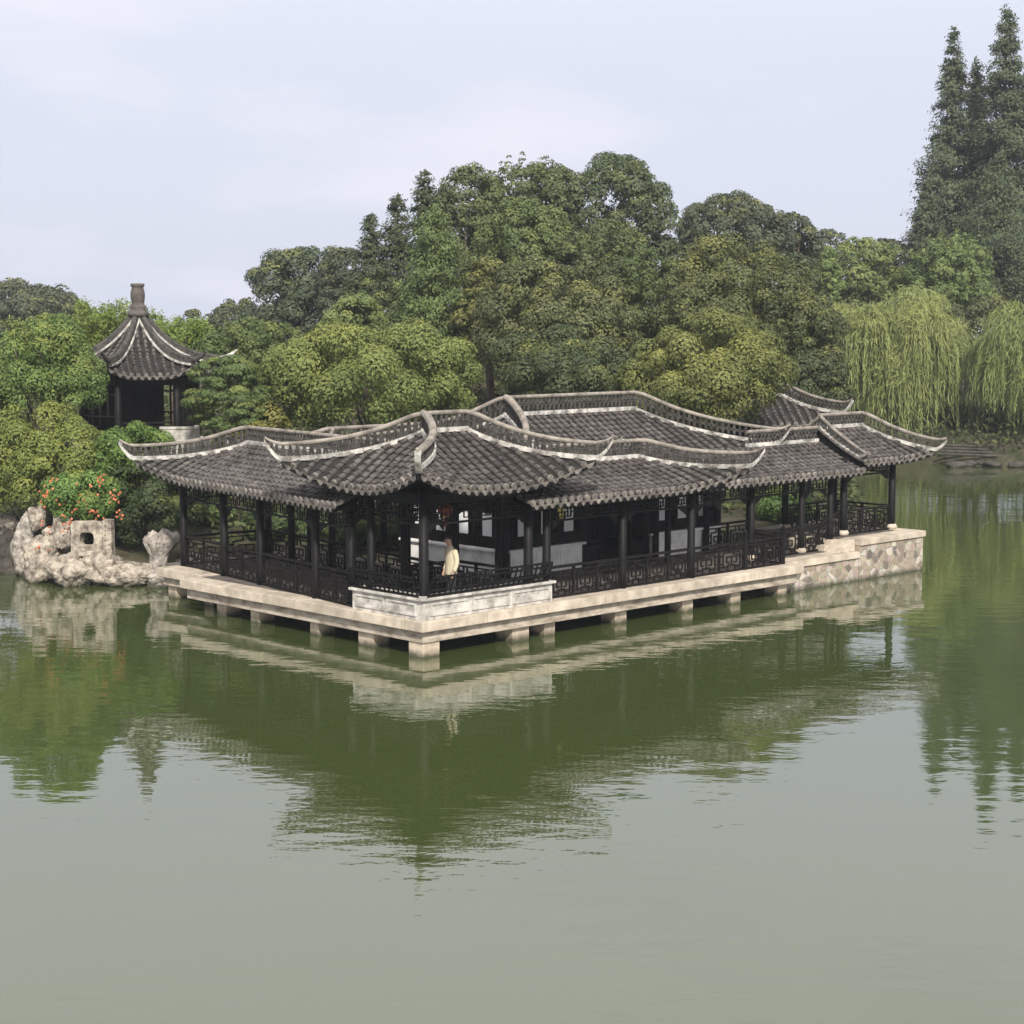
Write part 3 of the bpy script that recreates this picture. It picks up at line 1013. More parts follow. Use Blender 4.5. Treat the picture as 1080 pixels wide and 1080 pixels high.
def sill_run(x0, x1, y0, y1, n):
    mb = MB()
    mb.box(x0, x1, y0, y1, FZ, 1.50)
    d = 0.02
    if x1 - x0 > y1 - y0:
        L = (x1 - x0) / 3
        for i in range(3):                       # shallow framed panels
            a, b = x0 + L * i + 0.06, x0 + L * (i + 1) - 0.06
            for (p, q, r, s) in [(a, b, .95, .975), (a, b, 1.40, 1.425), (a, a + .025, .975, 1.40), (b - .025, b, .975, 1.40)]:
                mb.box(p, q, y0 - .012, y0 + .001, r, s)
    mb.build('sill_wall', SILL, hall)
    mb = MB(); mb.box(x0 - .08, x1 + .08, y0 - .09, y1 + .09, 1.502, 1.57); mb.build('sill_cap', SILL, hall, bevel=0.01)


sill_run(6.4, 9.1, 3.80, 4.0, 3)
sill_run(11.9, 14.85, 3.80, 4.0, 3)
sill_run(6.2, 6.4, 4.1, 7.9, 3)


def window(x, y, axis='u', w_=0.85):
    """casement: dark frame, lattice surround and a pale middle pane"""
    mb = MB()
    z0, z1 = 1.58, 3.0

    def bx(a, b, c, d, t=0.03):
        if axis == 'u': mb.box(x + a, x + b, y - t, y + t, c, d)
        else: mb.box(x - t, x + t, y + a, y + b, c, d)
    bx(0, .05, z0, z1); bx(w_ - .05, w_, z0, z1); bx(.05, w_ - .05, z0, z0 + .06); bx(.05, w_ - .05, z1 - .06, z1)
    bx(.05, w_ - .05, 1.84, 1.88); bx(.05, w_ - .05, 2.5, 2.54)
    bx(.05, w_ - .05, z0 + .06, 1.84, .012)           # solid lower board
    bx(.20, .23, 1.88, 2.5); bx(w_ - .23, w_ - .20, 1.88, 2.5)
    for zz in (2.0, 2.2, 2.4):
        bx(.05, .20, zz, zz + .02, .02); bx(w_ - .20, w_ - .05, zz, zz + .02, .02)
    for k in range(1, 6):
        bx(.05 + (w_ - .1) * k / 6 - .01, .05 + (w_ - .1) * k / 6 + .01, 2.54, z1 - .06, .02)
    f = mb.build('window', WOODB, hall)
    mb = MB()
    if axis == 'u': mb.box(x + .235, x + w_ - .235, y - .008, y + .008, 1.885, 2.495)
    else: mb.box(x - .008, x + .008, y + .235, y + w_ - .235, 1.885, 2.495)
    mb.build('pane', PANE, f)


for k in range(3):
    window(6.5 + k * 0.87, 3.9)
    window(12.0 + k * 0.92, 3.9)
for k in range(4):
    window(6.3, 4.15 + k * 0.92, 'v')
mb = MB(); mb.box(6.4, 14.85, 3.84, 3.96, 3.0, 3.75); mb.build('upper_wall', WOODB, hall)
mb = MB(); mb.box(6.24, 6.36, 4.05, 7.9, 3.0, 3.75); mb.build('upper_wall', WOODB, hall)
mb = MB(); mb.box(6.4, 14.85, 7.95, 8.05, FZ, 3.8); mb.build('back_wall', WOODB, hall)  # solid wall added to keep the hall interior dark
mb = MB(); mb.box(14.9, 15.0, 4.05, 7.9, FZ, 3.8); mb.build('end_wall', WOODB, hall)
mb = MB(); mb.box(6.42, 14.88, 4.02, 7.94, 0.6, FZ + 0.02); mb.build('hall_floor', FLOOR, hall)
for k in range(4):                                  # four tall door leaves, the middle two folded back
    x = 9.33 + k * 0.6
    if k in (1, 2):
        continue
    mb = MB()
    mb.box(x, x + .06, 3.87, 3.93, FZ + .05, 3.0); mb.box(x + .52, x + .58, 3.87, 3.93, FZ + .05, 3.0)
    for zz in (FZ + .05, 1.35, 1.5, 2.9):
        mb.box(x + .06, x + .52, 3.87, 3.93, zz, zz + .06)
    mb.box(x + .06, x + .52, 3.89, 3.91, FZ + .11, 1.35)
    for q in range(1, 4):
        mb.box(x + .06 + q * .115 - .01, x + .06 + q * .115 + .01, 3.885, 3.915, 1.56, 2.9)
    for q in range(1, 6):
        mb.box(x + .06, x + .52, 3.88, 3.92, 1.56 + q * .22, 1.58 + q * .22)
    mb.build('door', WOODB, hall)

# ================================================================== right gallery and end pavilion
rg = building('end_gallery', 'short tiled gallery set back between the main hall and the farthest pavilion', 'gallery', 14.1, 1.6)
hip_roof(rg, 10.6, 18.0, 0.9, 4.3, 3.14, 3.92, 0, 0, 'open', 'open', rh=0.38, style='x', ridge=(14.7, 18.0))
for x in (13.6, 15.9, 17.3):
    post(rg, x, 1.55, FZ, 3.4, 0.10, SLAB)
for x in (12.0, 14.2, 16.2):
    post(rg, x, 3.7, FZ, 3.4, 0.10)
for a, b in ((11.5, 13.6), (13.6, 15.9), (15.9, 17.3)):
    fretwork(rg, (a + .1, 1.55, 0), (b - .1, 1.55, 0), 3.0, 0.36)
railing(rg, (13.72, 1.55, FZ), (15.8, 1.55, FZ), 2)
railing(rg, (16.0, 1.55, FZ), (16.75, 1.55, FZ), 1)
railing(rg, (16.78, 1.55, FZ), (17.75, 1.55, 1.2), 1)
railing(rg, (14.3, 3.7, FZ), (16.1, 3.7, FZ), 2)
ep = building('end_pavilion', 'small raised pavilion with stepped gable ridge on the rubble plinth, farthest along the terrace', 'pavilion', 18.2, 1.6)
hip_roof(ep, 18.1, 21.25, 0.9, 4.3, 3.38, 4.30, 0, 0.95, 'gable', 'hip', lift=0.20, flare=0.2, Rg=1.6, rh=0.36, tipx=0.34, tipz=0.28, style='x')
for (x, y) in [(17.95, 1.55), (20.45, 1.55), (20.45, 3.7), (17.95, 3.7)]:
    post(ep, x, y, 1.2, 3.5, 0.11, SLAB)
fretwork(ep, (18.05, 1.55, 0), (20.35, 1.55, 0), 3.3, 0.34)
fretwork(ep, (20.45, 1.65, 0), (20.45, 3.6, 0), 3.3, 0.34)
railing(ep, (18.05, 1.55, 1.2), (20.35, 1.55, 1.2), 3, 0.72)
railing(ep, (20.45, 1.66, 1.2), (20.45, 3.6, 1.2), 2, 0.72)
railing(ep, (18.05, 3.7, 1.2), (20.35, 3.7, 1.2), 3, 0.72)

# ================================================================== half-hidden pavilion behind the end gallery
bx_, by_, _ = at(818, 440, 66)
bp_ = tag(empty('hidden_pavilion', (bx_, by_, 0), math.radians(8)), 'dark-ridged pavilion mostly hidden behind the end gallery and the trees', 'pavilion')
hip_roof(bp_, -2.2, 1.55, -1.8, 1.8, 3.85, 4.8, 1.5, 1.3, 'hip', 'hip', lift=0.4, flare=0.3, Rg=1.6, rh=0.42, tipx=0.4, tipz=0.42, style='arc')
for sx in (-1.5, 1.0):
    for sy in (-1.2, 1.2):
        post(bp_, sx, sy, gz(bx_, by_) - 0.2, 4.0, 0.11)
mb = MB(); mb.box(-1.4, 0.9, 1.1, 1.2, 0.8, 3.9); mb.build('back_wall', WOODB, bp_)
# roof seen over the left gallery: a second wing behind the corner pavilion
qx, qy = wor(4.1, 8.6)
cw = tag(empty('courtyard_gallery', (qx, qy, 0), TH), 'back gallery whose flying roof corner shows above the corner pavilion ridge', 'gallery')
hip_roof(cw, -1.0, 3.6, -1.2, 1.8, 3.35, 4.15, 1.5, 0, 'hip', 'open', lift=0.5, flare=0.3, Rg=1.8, rh=0.40, style='post')
for sx in (-0.3, 3.0):
    for sy in (-0.6, 1.2):
        post(cw, sx, sy, FZ, 3.5, 0.1)

# ================================================================== hexagonal pavilion on the mound
hx, hy, _ = at(148, 440, 62)
HB = 3.55
hexp = tag(empty('hexagonal_pavilion', (hx, hy, 0), math.radians(20)), 'hexagonal pavilion with steep tiled roof and urn finial on the wooded mound', 'pavilion')
RE, ZE, ZA = 2.62, 5.72, 7.85


def hexpos(k):
    a0 = math.radians(-90 + 60 * k)
    nx, ny = math.cos(a0), math.sin(a0)
    tx, ty = -ny, nx
    ap = RE * math.cos(PI / 6)
    hf = ap * math.tan(PI / 6)

    def pos(s, t):
        t_ = min(1, max(0, t))
        rr = ap * (1 - t_)
        z = ZE + (ZA - ZE) * (0.32 * t_ + 0.68 * t_ ** 2.4)
        w_ = max(1e-3, hf * (1 - t_))
        c = min(1, abs(s) / w_)
        d = max(0, (c - 0.35) / 0.65) ** 2.2 * (1 - t_) ** 1.5
        rr += 0.12 * d; z += 0.34 * d
        sx = s * (1 + 0.1 * d)
        return (nx * rr + tx * sx, ny * rr + ty * sx, z)
    return pos, hf


mb = MB()
for k in range(6):
    pos, hf = hexpos(k)
    face_rows(mb, pos, -hf, hf, lambda s, hf=hf: max(0.0, 1 - abs(s) / hf), math.hypot(RE, ZA - ZE), sp=0.23, seg=0.19, rad=0.063)
hroof = mb.build('roof', [TILE, TILEPAN, TILECAP, WOOD], hexp)
for k in range(6):
    pos, hf = hexpos(k)
    mb = MB()
    pts = []
    for i in range(15):
        t = 0.985 - i / 14 * 0.985
        pts.append(Vector(pos(hf * (1 - t), t)))
    d = (pts[-1] - pts[-2]); d.z = 0; d.normalize()
    tip = [pts[-1] + d * (0.16 * i) + Vector((0, 0, 0.018 * i * i + 0.05)) for i in range(1, 5)]
    pp = pts + tip
    z = Vector((0, 0, 1))
    for i in range(len(pts) - 1):
        dd_ = pts[i + 1] - pts[i]
        r = Vector((-dd_.y, dd_.x, 0)).normalized()
        for sg in (-1, 1):
            mb.bar(pts[i] + r * (0.13 * sg) + z * 0.05, pts[i + 1] + r * (0.13 * sg) + z * 0.05, 0.035, 0.07, 1)
        mb.bar(pts[i] + z * 0.1, pts[i + 1] + z * 0.1, 0.17, 0.24, 0)
    mb.tube([p + z * 0.25 for p in pts], 0.075, 8, 0)
    mb.tube([pts[-1] + z * 0.2] + [p + z * 0.16 for p in tip], [0.09, 0.08, 0.07, 0.05, 0.03], 8, 1 if k in (1,) else 0)
    mb.build('hip_ridge', [LATT, LIME], hroof)
mb = MB()
mb.lathe([(0.36, 7.72), (0.34, 7.84), (0.25, 7.95), (0.30, 8.02), (0.25, 8.08), (0.19, 8.12), (0.215, 8.2), (0.245, 8.36), (0.24, 8.52), (0.20, 8.66), (0.195, 8.70), (0.235, 8.73), (0.235, 8.82), (0.02, 8.83)], 0, 0, 18)
mb.build('finial', FINIAL, hexp, smooth=True)
for k in range(6):
    a = math.radians(-60 + 60 * k)
    x, y = 1.95 * math.cos(a), 1.95 * math.sin(a)
    post(hexp, x, y, HB, 5.85, 0.12)
    a2 = math.radians(-60 + 60 * (k + 1))
    x2, y2 = 1.95 * math.cos(a2), 1.95 * math.sin(a2)
    mb = MB(); mb.bar((x, y, 5.55), (x2, y2, 5.55), 0.14, 0.3); mb.build('lintel', WOOD, hexp)
    if k != 5:
        mb = MB()
        p, q = Vector((x, y, 0)), Vector((x2, y2, 0))
        for f in (0.06, 0.28, 0.5, 0.72, 0.94):
            a_ = p.lerp(q, f)
            mb.bar((a_.x, a_.y, HB), (a_.x, a_.y, 5.6), 0.06, 0.06)
        for zz in (HB + .1, HB + 0.8, 5.1, 5.5):
            mb.bar((x, y, zz), (x2, y2, zz), 0.05, 0.06)
        if k in (0, 2, 3):
            mb.bar((x, y, (HB + 5.5) / 2), (x2, y2, (HB + 5.5) / 2), 0.02, 5.4 - HB)
        mb.build('screen', WOODB, hexp)
    else:
        railing(hexp, (x, y, HB), (x2, y2, HB), 2, 0.6)
mb = MB(); mb.lathe([(2.6, HB - 1.6), (2.5, HB - 0.01), (0.01, HB)], 0, 0, 6); mb.build('base', GREYST, hexp)
sx_, sy_, sz_ = at(190, 466, 59.5)
mb = MB(); mb.box(-0.62, 0.48, -0.06, 0.06, -0.7, 0.42); mb.box(0.482, 0.64, -0.09, 0.09, -0.7, 0.55); mb.box(-0.66, 0.48, -0.09, 0.09, 0.422, 0.50)
o = mb.build('stone_parapet', GREYST); o.location = (sx_, sy_, sz_)
tag(o, 'short pale stone parapet with end post below the hexagonal pavilion', 'parapet')


# ================================================================== lantern, tag
def lantern(x, y, z):
    root = tag(empty('lantern', (x, y, z)), 'dark red tasselled lantern hanging under the corner pavilion eave', 'lantern')
    mb = MB(); mb.lathe([(0.07, -0.02), (0.16, -0.07), (0.19, -0.16), (0.16, -0.25), (0.07, -0.30)], 0, 0, 14); mb.build('shade', RED, root, smooth=True)
    mb = MB(); mb.lathe([(0.075, 0.0), (0.075, 0.02)], 0, 0, 12); mb.lathe([(0.075, -0.33), (0.075, -0.305)], 0, 0, 12); mb.tube([(0, 0, 0.02), (0, 0, 0.3)], 0.008, 6); mb.build('metal_fittings', GOLD, root)
    mb = MB(); mb.tube([(0, 0, -0.33), (0, 0, -0.36), (0, 0, -0.55)], [0.012, 0.03, 0.045], 8); mb.build('tassel', RED, root)


lx, ly = wor(1.6, 1.0)
lantern(lx, ly, 3.35)
tx_, ty_ = wor(4.9, 0.5)
mb = MB(); mb.box(-0.09, 0.09, -0.012, 0.012, -0.2, 0.08); mb.tube([(0, 0, 0.08), (0, 0, 0.32)], 0.008, 6)
o = mb.build('hanging_tag', TAGM); o.location = (tx_, ty_, 2.98); o.rotation_euler = (0, 0, TH)
tag(o, 'small yellowish wooden tag hanging under the front gallery fretwork', 'tag')


# ================================================================== person
def skin_mesh(name, joints, edges, m, parent, levels=2, root_i=0):
    me = bpy.data.meshes.new(name)
    me.from_pydata([j[0] for j in joints], edges, [])
    o = bpy.data.objects.new(name, me)
    COL.objects.link(o)
    md = o.modifiers.new('skin', 'SKIN')
    sk = me.skin_vertices[0].data
    for i, j in enumerate(joints):
        r = j[1]
        sk[i].radius = (r, r) if not isinstance(r, tuple) else r
        sk[i].use_root = (i == root_i)
    md.use_smooth_shade = True
    sb = o.modifiers.new('sub', 'SUBSURF'); sb.levels = levels; sb.render_levels = levels
    dg = bpy.context.evaluated_depsgraph_get()
    dg.update()
    nm = bpy.data.meshes.new_from_object(o.evaluated_get(dg))
    nm.name = name
    bpy.data.objects.remove(o)
    nm.materials.clear()
    nm.materials.append(m)
    nm.polygons.foreach_set('use_smooth', [True] * len(nm.polygons))
    o2 = bpy.data.objects.new(name, nm)
    COL.objects.link(o2)
    o2.parent = parent
    return o2


px_, py_ = wor(2.12, 1.38)
per = tag(empty('person', (px_, py_, FZ + 0.0), math.radians(-58)), 'man in a pale yellow jacket and dark trousers, head bowed, standing in the corner pavilion', 'person')
per.scale = (0.95, 0.95, 0.95)
# figure faces local -y ... built facing -y, then turned
J, E_ = [], []


def jn(p, r, par=None):
    J.append((p, r)); i = len(J) - 1
    if par is not None: E_.append((par, i))
    return i


pel = jn((0, 0, 0.94), 0.13)
ab = jn((0, 0.01, 1.10), 0.125, pel)
ch = jn((0, 0.0, 1.30), 0.145, ab)
nb = jn((0, 0.0, 1.43), 0.075, ch)
nk = jn((0, -0.03, 1.50), 0.055, nb)
hd0 = jn((0, -0.065, 1.57), 0.075, nk)
hd1 = jn((0, -0.085, 1.645), 0.09, hd0)
hd2 = jn((0, -0.075, 1.71), 0.07, hd1)
ARM = {}
for sg in (-1, 1):
    hip_ = jn((0.09 * sg, 0, 0.88), 0.095, pel)
    kn = jn((0.10 * sg, -0.01, 0.48), 0.062, hip_)
    an = jn((0.10 * sg, 0.015, 0.09), 0.045, kn)
    jn((0.115 * sg, -0.13, 0.035), 0.036, an)
    sh = jn((0.175 * sg, 0.0, 1.38), 0.062, ch)
    el = jn((0.225 * sg, 0.03, 1.11), 0.045, sh)
    wr_ = jn((0.225 * sg, -0.06, 0.87), 0.03, el)
    pm_ = jn((0.222 * sg, -0.085, 0.80), 0.03, wr_)
    ARM[sg] = pm_
    for k in range(4):
        x = (0.222 - 0.0) * sg + 0.0
        y0 = -0.115 + k * 0.022
        L = (0.062, 0.072, 0.068, 0.052)[k]
        a = jn((x, y0, 0.775), 0.0095, pm_)
        b = jn((x - 0.008 * sg, y0 - 0.004, 0.775 - L * 0.55), 0.009, a)
        jn((x - 0.022 * sg, y0 - 0.004, 0.775 - L), 0.0075, b)
    a = jn((0.205 * sg, -0.125, 0.80), 0.011, wr_)
    jn((0.197 * sg, -0.15, 0.765), 0.009, a)
body = skin_mesh('body', J, E_, SKIN, per)
# face: nose, brow, eyes, mouth, ears as part of the head surface
fm = MB()
fm.tube([(0, -0.165, 1.665), (0, -0.188, 1.632), (0, -0.17, 1.622)], [0.008, 0.016, 0.01], 8)
for sg in (-1, 1):
    fm.lathe([(0.001, 1.672), (0.011, 1.668), (0.013, 1.661), (0.010, 1.655), (0.001, 1.652)], 0.034 * sg, -0.155, 8, 1)
    fm.tube([(0.018 * sg, -0.170, 1.686), (0.052 * sg, -0.155, 1.684)], 0.006, 6, 1)
    fm.tube([(0.088 * sg, -0.07, 1.672), (0.097 * sg, -0.06, 1.65), (0.09 * sg, -0.065, 1.618)], [0.010, 0.016, 0.009], 8)
fm.tube([(-0.024, -0.158, 1.595), (0, -0.164, 1.594), (0.024, -0.158, 1.595)], 0.006, 6, 2)
fm.build('face', [SKIN, HAIR, RED], body, smooth=True)
# clothes
mb = MB()
ringz = [(0.79, 0.178, 0.135, 0.0), (0.84, 0.182, 0.138, 0.0), (0.95, 0.180, 0.130, 0.0), (1.08, 0.184, 0.130, 0.004), (1.20, 0.198, 0.134, 0.004), (1.31, 0.208, 0.130, 0.0), (1.38, 0.195, 0.112, -0.004), (1.425, 0.145, 0.092, -0.010), (1.455, 0.088, 0.075, -0.016), (1.495, 0.072, 0.068, -0.026)]
NS = 28
for (z_, rx, ry, yo) in ringz:
    for k in range(NS):
        a = 2 * PI * k / NS
        wr = 1 + 0.03 * mnoise.noise(Vector((math.cos(a) * 2.2, math.sin(a) * 2.2, z_ * 7)))
        mb.v.append((rx * math.cos(a) * wr, yo + ry * math.sin(a) * wr, z_))
for i in range(len(ringz) - 1):
    for k in range(NS):
        mb.f.append((i * NS + k, i * NS + (k + 1) % NS, (i + 1) * NS + (k + 1) % NS, (i + 1) * NS + k)); mb.m.append(0)
for sg in (-1, 1):
    sp_ = [(0.13 * sg, 0.0, 1.385), (0.178 * sg, 0.003, 1.37), (0.205 * sg, 0.012, 1.29), (0.222 * sg, 0.026, 1.18), (0.230 * sg, 0.030, 1.10), (0.232 * sg, 0.005, 1.02), (0.230 * sg, -0.03, 0.93), (0.228 * sg, -0.055, 0.875)]
    mb.tube(sp_, [0.05, 0.074, 0.074, 0.067, 0.066, 0.060, 0.054, 0.05], 14)
mb.build('jacket', SHIRT, per, smooth=True)
JJ = [((0, 0, 0.98), 0.135), ((0, 0, 0.88), 0.14)]
EE = [(0, 1)]
for sg in (-1, 1):
    b0 = len(JJ)
    JJ += [((0.095 * sg, 0, 0.80), 0.105), ((0.102 * sg, -0.01, 0.47), 0.078), ((0.102 * sg, 0.01, 0.10), 0.066)]
    EE += [(1, b0), (b0, b0 + 1), (b0 + 1, b0 + 2)]
skin_mesh('trousers', JJ, EE, TROUS, per)
for sg in (-1, 1):
    skin_mesh('shoe', [((0.10 * sg, 0.04, 0.05), 0.05), ((0.108 * sg, -0.06, 0.045), 0.05), ((0.116 * sg, -0.15, 0.04), 0.042)], [(0, 1), (1, 2)], SHOE, per, 2)
hm = bmesh.new()
bmesh.ops.create_icosphere(hm, subdivisions=3, radius=1.0)
for v in list(hm.verts):
    if v.co.z < -0.15 and v.co.y < 0.35 or v.co.z < -0.62 or (v.co.y < -0.62 and v.co.z < 0.32):
        hm.verts.remove(v)
for v in hm.verts:
    k = 1 + 0.05 * mnoise.noise(v.co * 5)
    v.co = Vector((v.co.x * 0.103 * k, v.co.y * 0.112 * k - 0.068, v.co.z * 0.105 * k + 1.685))
me = bpy.data.meshes.new('hair'); hm.to_mesh(me); hm.free(); me.materials.append(HAIR)
me.polygons.foreach_set('use_smooth', [True] * len(me.polygons))
o = bpy.data.objects.new('hair', me); COL.objects.link(o); o.parent = per
sd = o.modifiers.new('thick', 'SOLIDIFY'); sd.thickness = 0.012


# ================================================================== rocks
def rock(name, label, cat, loc, size, seed, rz=0.0, m=ROCK, rough=0.55, holes=0.0, group=None, sub=5):
    bm = bmesh.new()
    bmesh.ops.create_icosphere(bm, subdivisions=sub, radius=1.0)
    off = Vector((seed * 3.7, seed * 1.3, seed * 7.1))
    for v in bm.verts:
        n = v.co.normalized()
        wv = n + Vector((mnoise.noise(n * 2.1 + off), mnoise.noise(n * 2.1 + off * 1.3), mnoise.noise(n * 2.1 + off * 1.9))) * 0.35
        k = 1.0
        k += rough * 0.75 * mnoise.noise(n * 1.25 + off)
        k -= rough * 0.85 * max(0, 0.22 - abs(mnoise.noise(wv * 1.9 + off * 1.7))) ** 1.2
        k -= rough * 0.70 * max(0, 0.20 - abs(mnoise.noise(wv * 4.0 + off * 0.7)))
        k += rough * 0.24 * (abs(mnoise.noise(wv * 8.5 + off * 0.9)) - 0.2)
        k += rough * 0.10 * mnoise.noise(n * 22 + off)
        if holes:
            h = mnoise.noise(n * 2.2 + off * 2.3)
            k -= holes * max(0, h - 0.12) * 1.6
        k += 0.1 * rough
        sq = max(abs(n.x), abs(n.y), abs(n.z))
        v.co = n * k * (0.72 + 0.28 / sq * 0.8)
        v.co.x *= size[0] / 2; v.co.y *= size[1] / 2; v.co.z *= size[2] / 2
    me = bpy.data.meshes.new(name); bm.to_mesh(me); bm.free()
    me.materials.append(m)
    me.polygons.foreach_set('use_smooth', [True] * len(me.polygons))
    o = bpy.data.objects.new(name, me); COL.objects.link(o)
    o.location = loc; o.rotation_euler = (0, 0, rz)
    if cat: tag(o, label, cat, group)
    return o


def rk(px, py, D, w_, h_, label, seed, m=ROCK, dpt=None, rough=0.55, holes=0.0, rz=0.0, name='scholar_rock'):
    x, y, z = at(px, py, D)
    return rock(name, label, 'rock', (x, y, z), (w_, dpt or w_ * 0.75, h_), seed, rz, m, rough, holes)


rk(45, 592, 51.9, 1.15, 1.5, 'leftmost cream rockery boulder at the waterline below the orange flowers', 3)
rk(75, 602, 51.2, 1.25, 1.1, 'bulging cream rockery boulder at the waterline under the holed slab', 5)
rk(104, 596, 51.2, 0.95, 1.0, 'squat cream rockery boulder right below the dotted edge of the holed slab', 8)
rk(58, 575, 52.2, 0.75, 1.1, 'brownish rockery boulder in the crevice left of the holed slab', 11)
rk(66, 561, 51.8, 0.50, 0.9, 'small upright pale stone just left of the holed slab', 14, rough=0.7)
rk(40, 547, 52.6, 0.55, 0.75, 'pale round stone on top of the rockery at its left', 17)
rk(61, 556, 52.0, 0.34, 0.75, 'thin pale stone spike among the orange flowers', 21, rough=0.7)
rk(29, 578, 53.2, 0.9, 1.9, 'tall grey boulder in shade at the left flank of the rockery', 24, ROCKG)
rk(135, 606, 51.4, 1.9, 0.75, 'low flat brown ledge rock between rockery and standing stone', 27, ROCK, 1.3, 0.4)
rk(117, 600, 51.6, 1.0, 0.7, 'low cracked rock at the foot of the rockery beside the flat ledge', 29, ROCK, 1.0)
rk(176, 612, 51.0, 1.15, 0.62, 'rounded brown rock in the water under the standing stone', 31, ROCKG)
rk(10, 604, 54.0, 1.3, 0.9, 'low grey rock at the shore near the left edge', 34, ROCKD)
rk(5, 580, 55.0, 1.0, 1.3, 'shaded grey rock behind the low shore rock at the left edge', 37, ROCKD)
rk(4, 556, 55.4, 0.9, 0.7, 'pale weathered rock under the yellow-green bush at the left edge', 40, ROCK)
rk(212, 596, 53.6, 1.2, 0.8, 'dim rock in the garden behind the left gallery railing', 43, ROCKG)
x, y, z = at(168, 590, 51.3)
st_ = rock('standing_stone', 'waisted standing stone with flared pale top beside the left gallery', 'rock', (x, y, z), (0.98, 0.6, 1.8), 46, 0.3, ROCKG, 0.4, 0.35)
for v in st_.data.vertices:
    f = (v.co.z / 0.9)
    up = min(1, max(0, (f - 0.0) / 0.75)); dn = min(1, max(0, (-f - 0.35) / 0.55))
    k = 0.52 + 0.72 * up * up * (3 - 2 * up) + 0.42 * dn
    v.co.x = v.co.x * k + 0.05 * math.sin(f * 3.0)
    v.co.y *= k
    if f > 0.6:
        v.co.z -= 0.16 * max(0, 1 - abs(v.co.x + 0.02) / 0.14)
# holed slab
x, y, z = at(93, 568, 51.25)
hs_ = tag(empty('holed_slab', (x, y, z), math.radians(-6)), 'upright pale stone slab with an octagonal hole and a dotted border strip', 'stone slab')


def ringed_slab(w_, h_, hole, t, n=32):
    mb = MB()
    O_, I_ = [], []
    for k in range(n):
        a = 2 * PI * (k + .5) / n
        c, s = math.cos(a), math.sin(a)
        q = max(abs(c) / (w_ / 2), abs(s) / (h_ / 2))
        jit = 1 + 0.05 * mnoise.noise(Vector((c * 2, s * 2, 3.1)))
        O_.append((c / q * jit, s / q * jit))
        I_.append((c * hole * (1 - .07 * math.cos(4 * a)) * 1.08, s * hole * 0.98 * (1 - .07 * math.cos(4 * a))))
    for yy, fl in ((-t / 2, False), (t / 2, True)):
        o = len(mb.v)
        mb.v += [(p[0], yy, p[1]) for p in O_] + [(p[0], yy, p[1]) for p in I_]
        for k in range(n):
            q = (o + k, o + (k + 1) % n, o + n + (k + 1) % n, o + n + k)
            mb.f.append(q if not fl else q[::-1]); mb.m.append(0)
    for k in range(n):
        k2 = (k + 1) % n
        mb.f.append((k, 2 * n + k, 2 * n + k2, k2)); mb.m.append(0)
        mb.f.append((n + k, n + k2, 3 * n + k2, 3 * n + k)); mb.m.append(0)
    return mb


ringed_slab(0.95, 1.02, 0.20, 0.26).build('slab', ROCK, hs_, bevel=0.02)
mb = MB()
mb.box(0.49, 0.74, -0.17, 0.15, -0.56, 0.56)
for k in range(7):
    for c in (0, 1):
        mb.lathe([(0.03, -0.01)], 0, 0, 6) if False else None
        mb.tube([(0.555 + c * 0.12, -0.172, -0.46 + k * 0.15 + (c * .05)), (0.555 + c * 0.12, -0.20, -0.46 + k * 0.15 + (c * .05))], [0.04, 0.025], 8)
mb.build('border_strip', ROCK, hs_, bevel=0.01)
mb = MB(); mb.box(-0.62, 0.78, -0.25, 0.3, -0.78, -0.57); mb.build('slab_foot', ROCK, hs_, bevel=0.03)
# far bank stones on the right
bk = []
for k in range(6):
    px = 1008 + k * 13
    xx, yy, zz = at(px, 494 + (k % 3) * 2, 93.5 + (k * 37 % 5) * 0.35)
    o = rock('bank_stone', 'low grey stone in the line edging the shaded far bank', 'rock', (xx, yy, 0.12), (1.1, 0.7, 0.42), 60 + k, k * 0.7, ROCKD, 0.35, group='stones edging the far bank', sub=3)
mb = MB()
for k in range(4):
    mb.tube([(-2.4 + k * .2, k * 0.25, 0.25 + k * 0.13), (2.6 + k * .3, -0.9 + k * 0.28, 0.1 + k * 0.14)], 0.07, 8)
o = mb.build('bamboo_rail', ROCKD); o.location = at(1036, 489, 95.0)[:2] + (0.35,)  # rail also coloured dark for the bank's shade
tag(o, 'weathered bamboo rail lying on the dark far bank by the willows', 'rail')


# ================================================================== plants
def quads(C, N, T, L, Wd):
    """leaf diamonds: centres C, normals N, axis directions T, length L, width Wd (numpy)"""
    T = T - N * (T * N).sum(1, keepdims=True)
    T /= np.linalg.norm(T, axis=1, keepdims=True) + 1e-9
    B = np.cross(N, T)
    L = L[:, None]; Wd = Wd[:, None]
    V = np.stack([C - T * L * .5, C + B * Wd * .5 - T * L * .05 + N * L * .06, C + T * L * .5, C - B * Wd * .5 - T * L * .05 + N * L * .06], 1).reshape(-1, 3)
    F = np.arange(len(C) * 4).reshape(-1, 4)
    return V, F


def unit(n, rng):
    v = rng.normal(size=(n, 3))
    return v / (np.linalg.norm(v, axis=1, keepdims=True) + 1e-9)


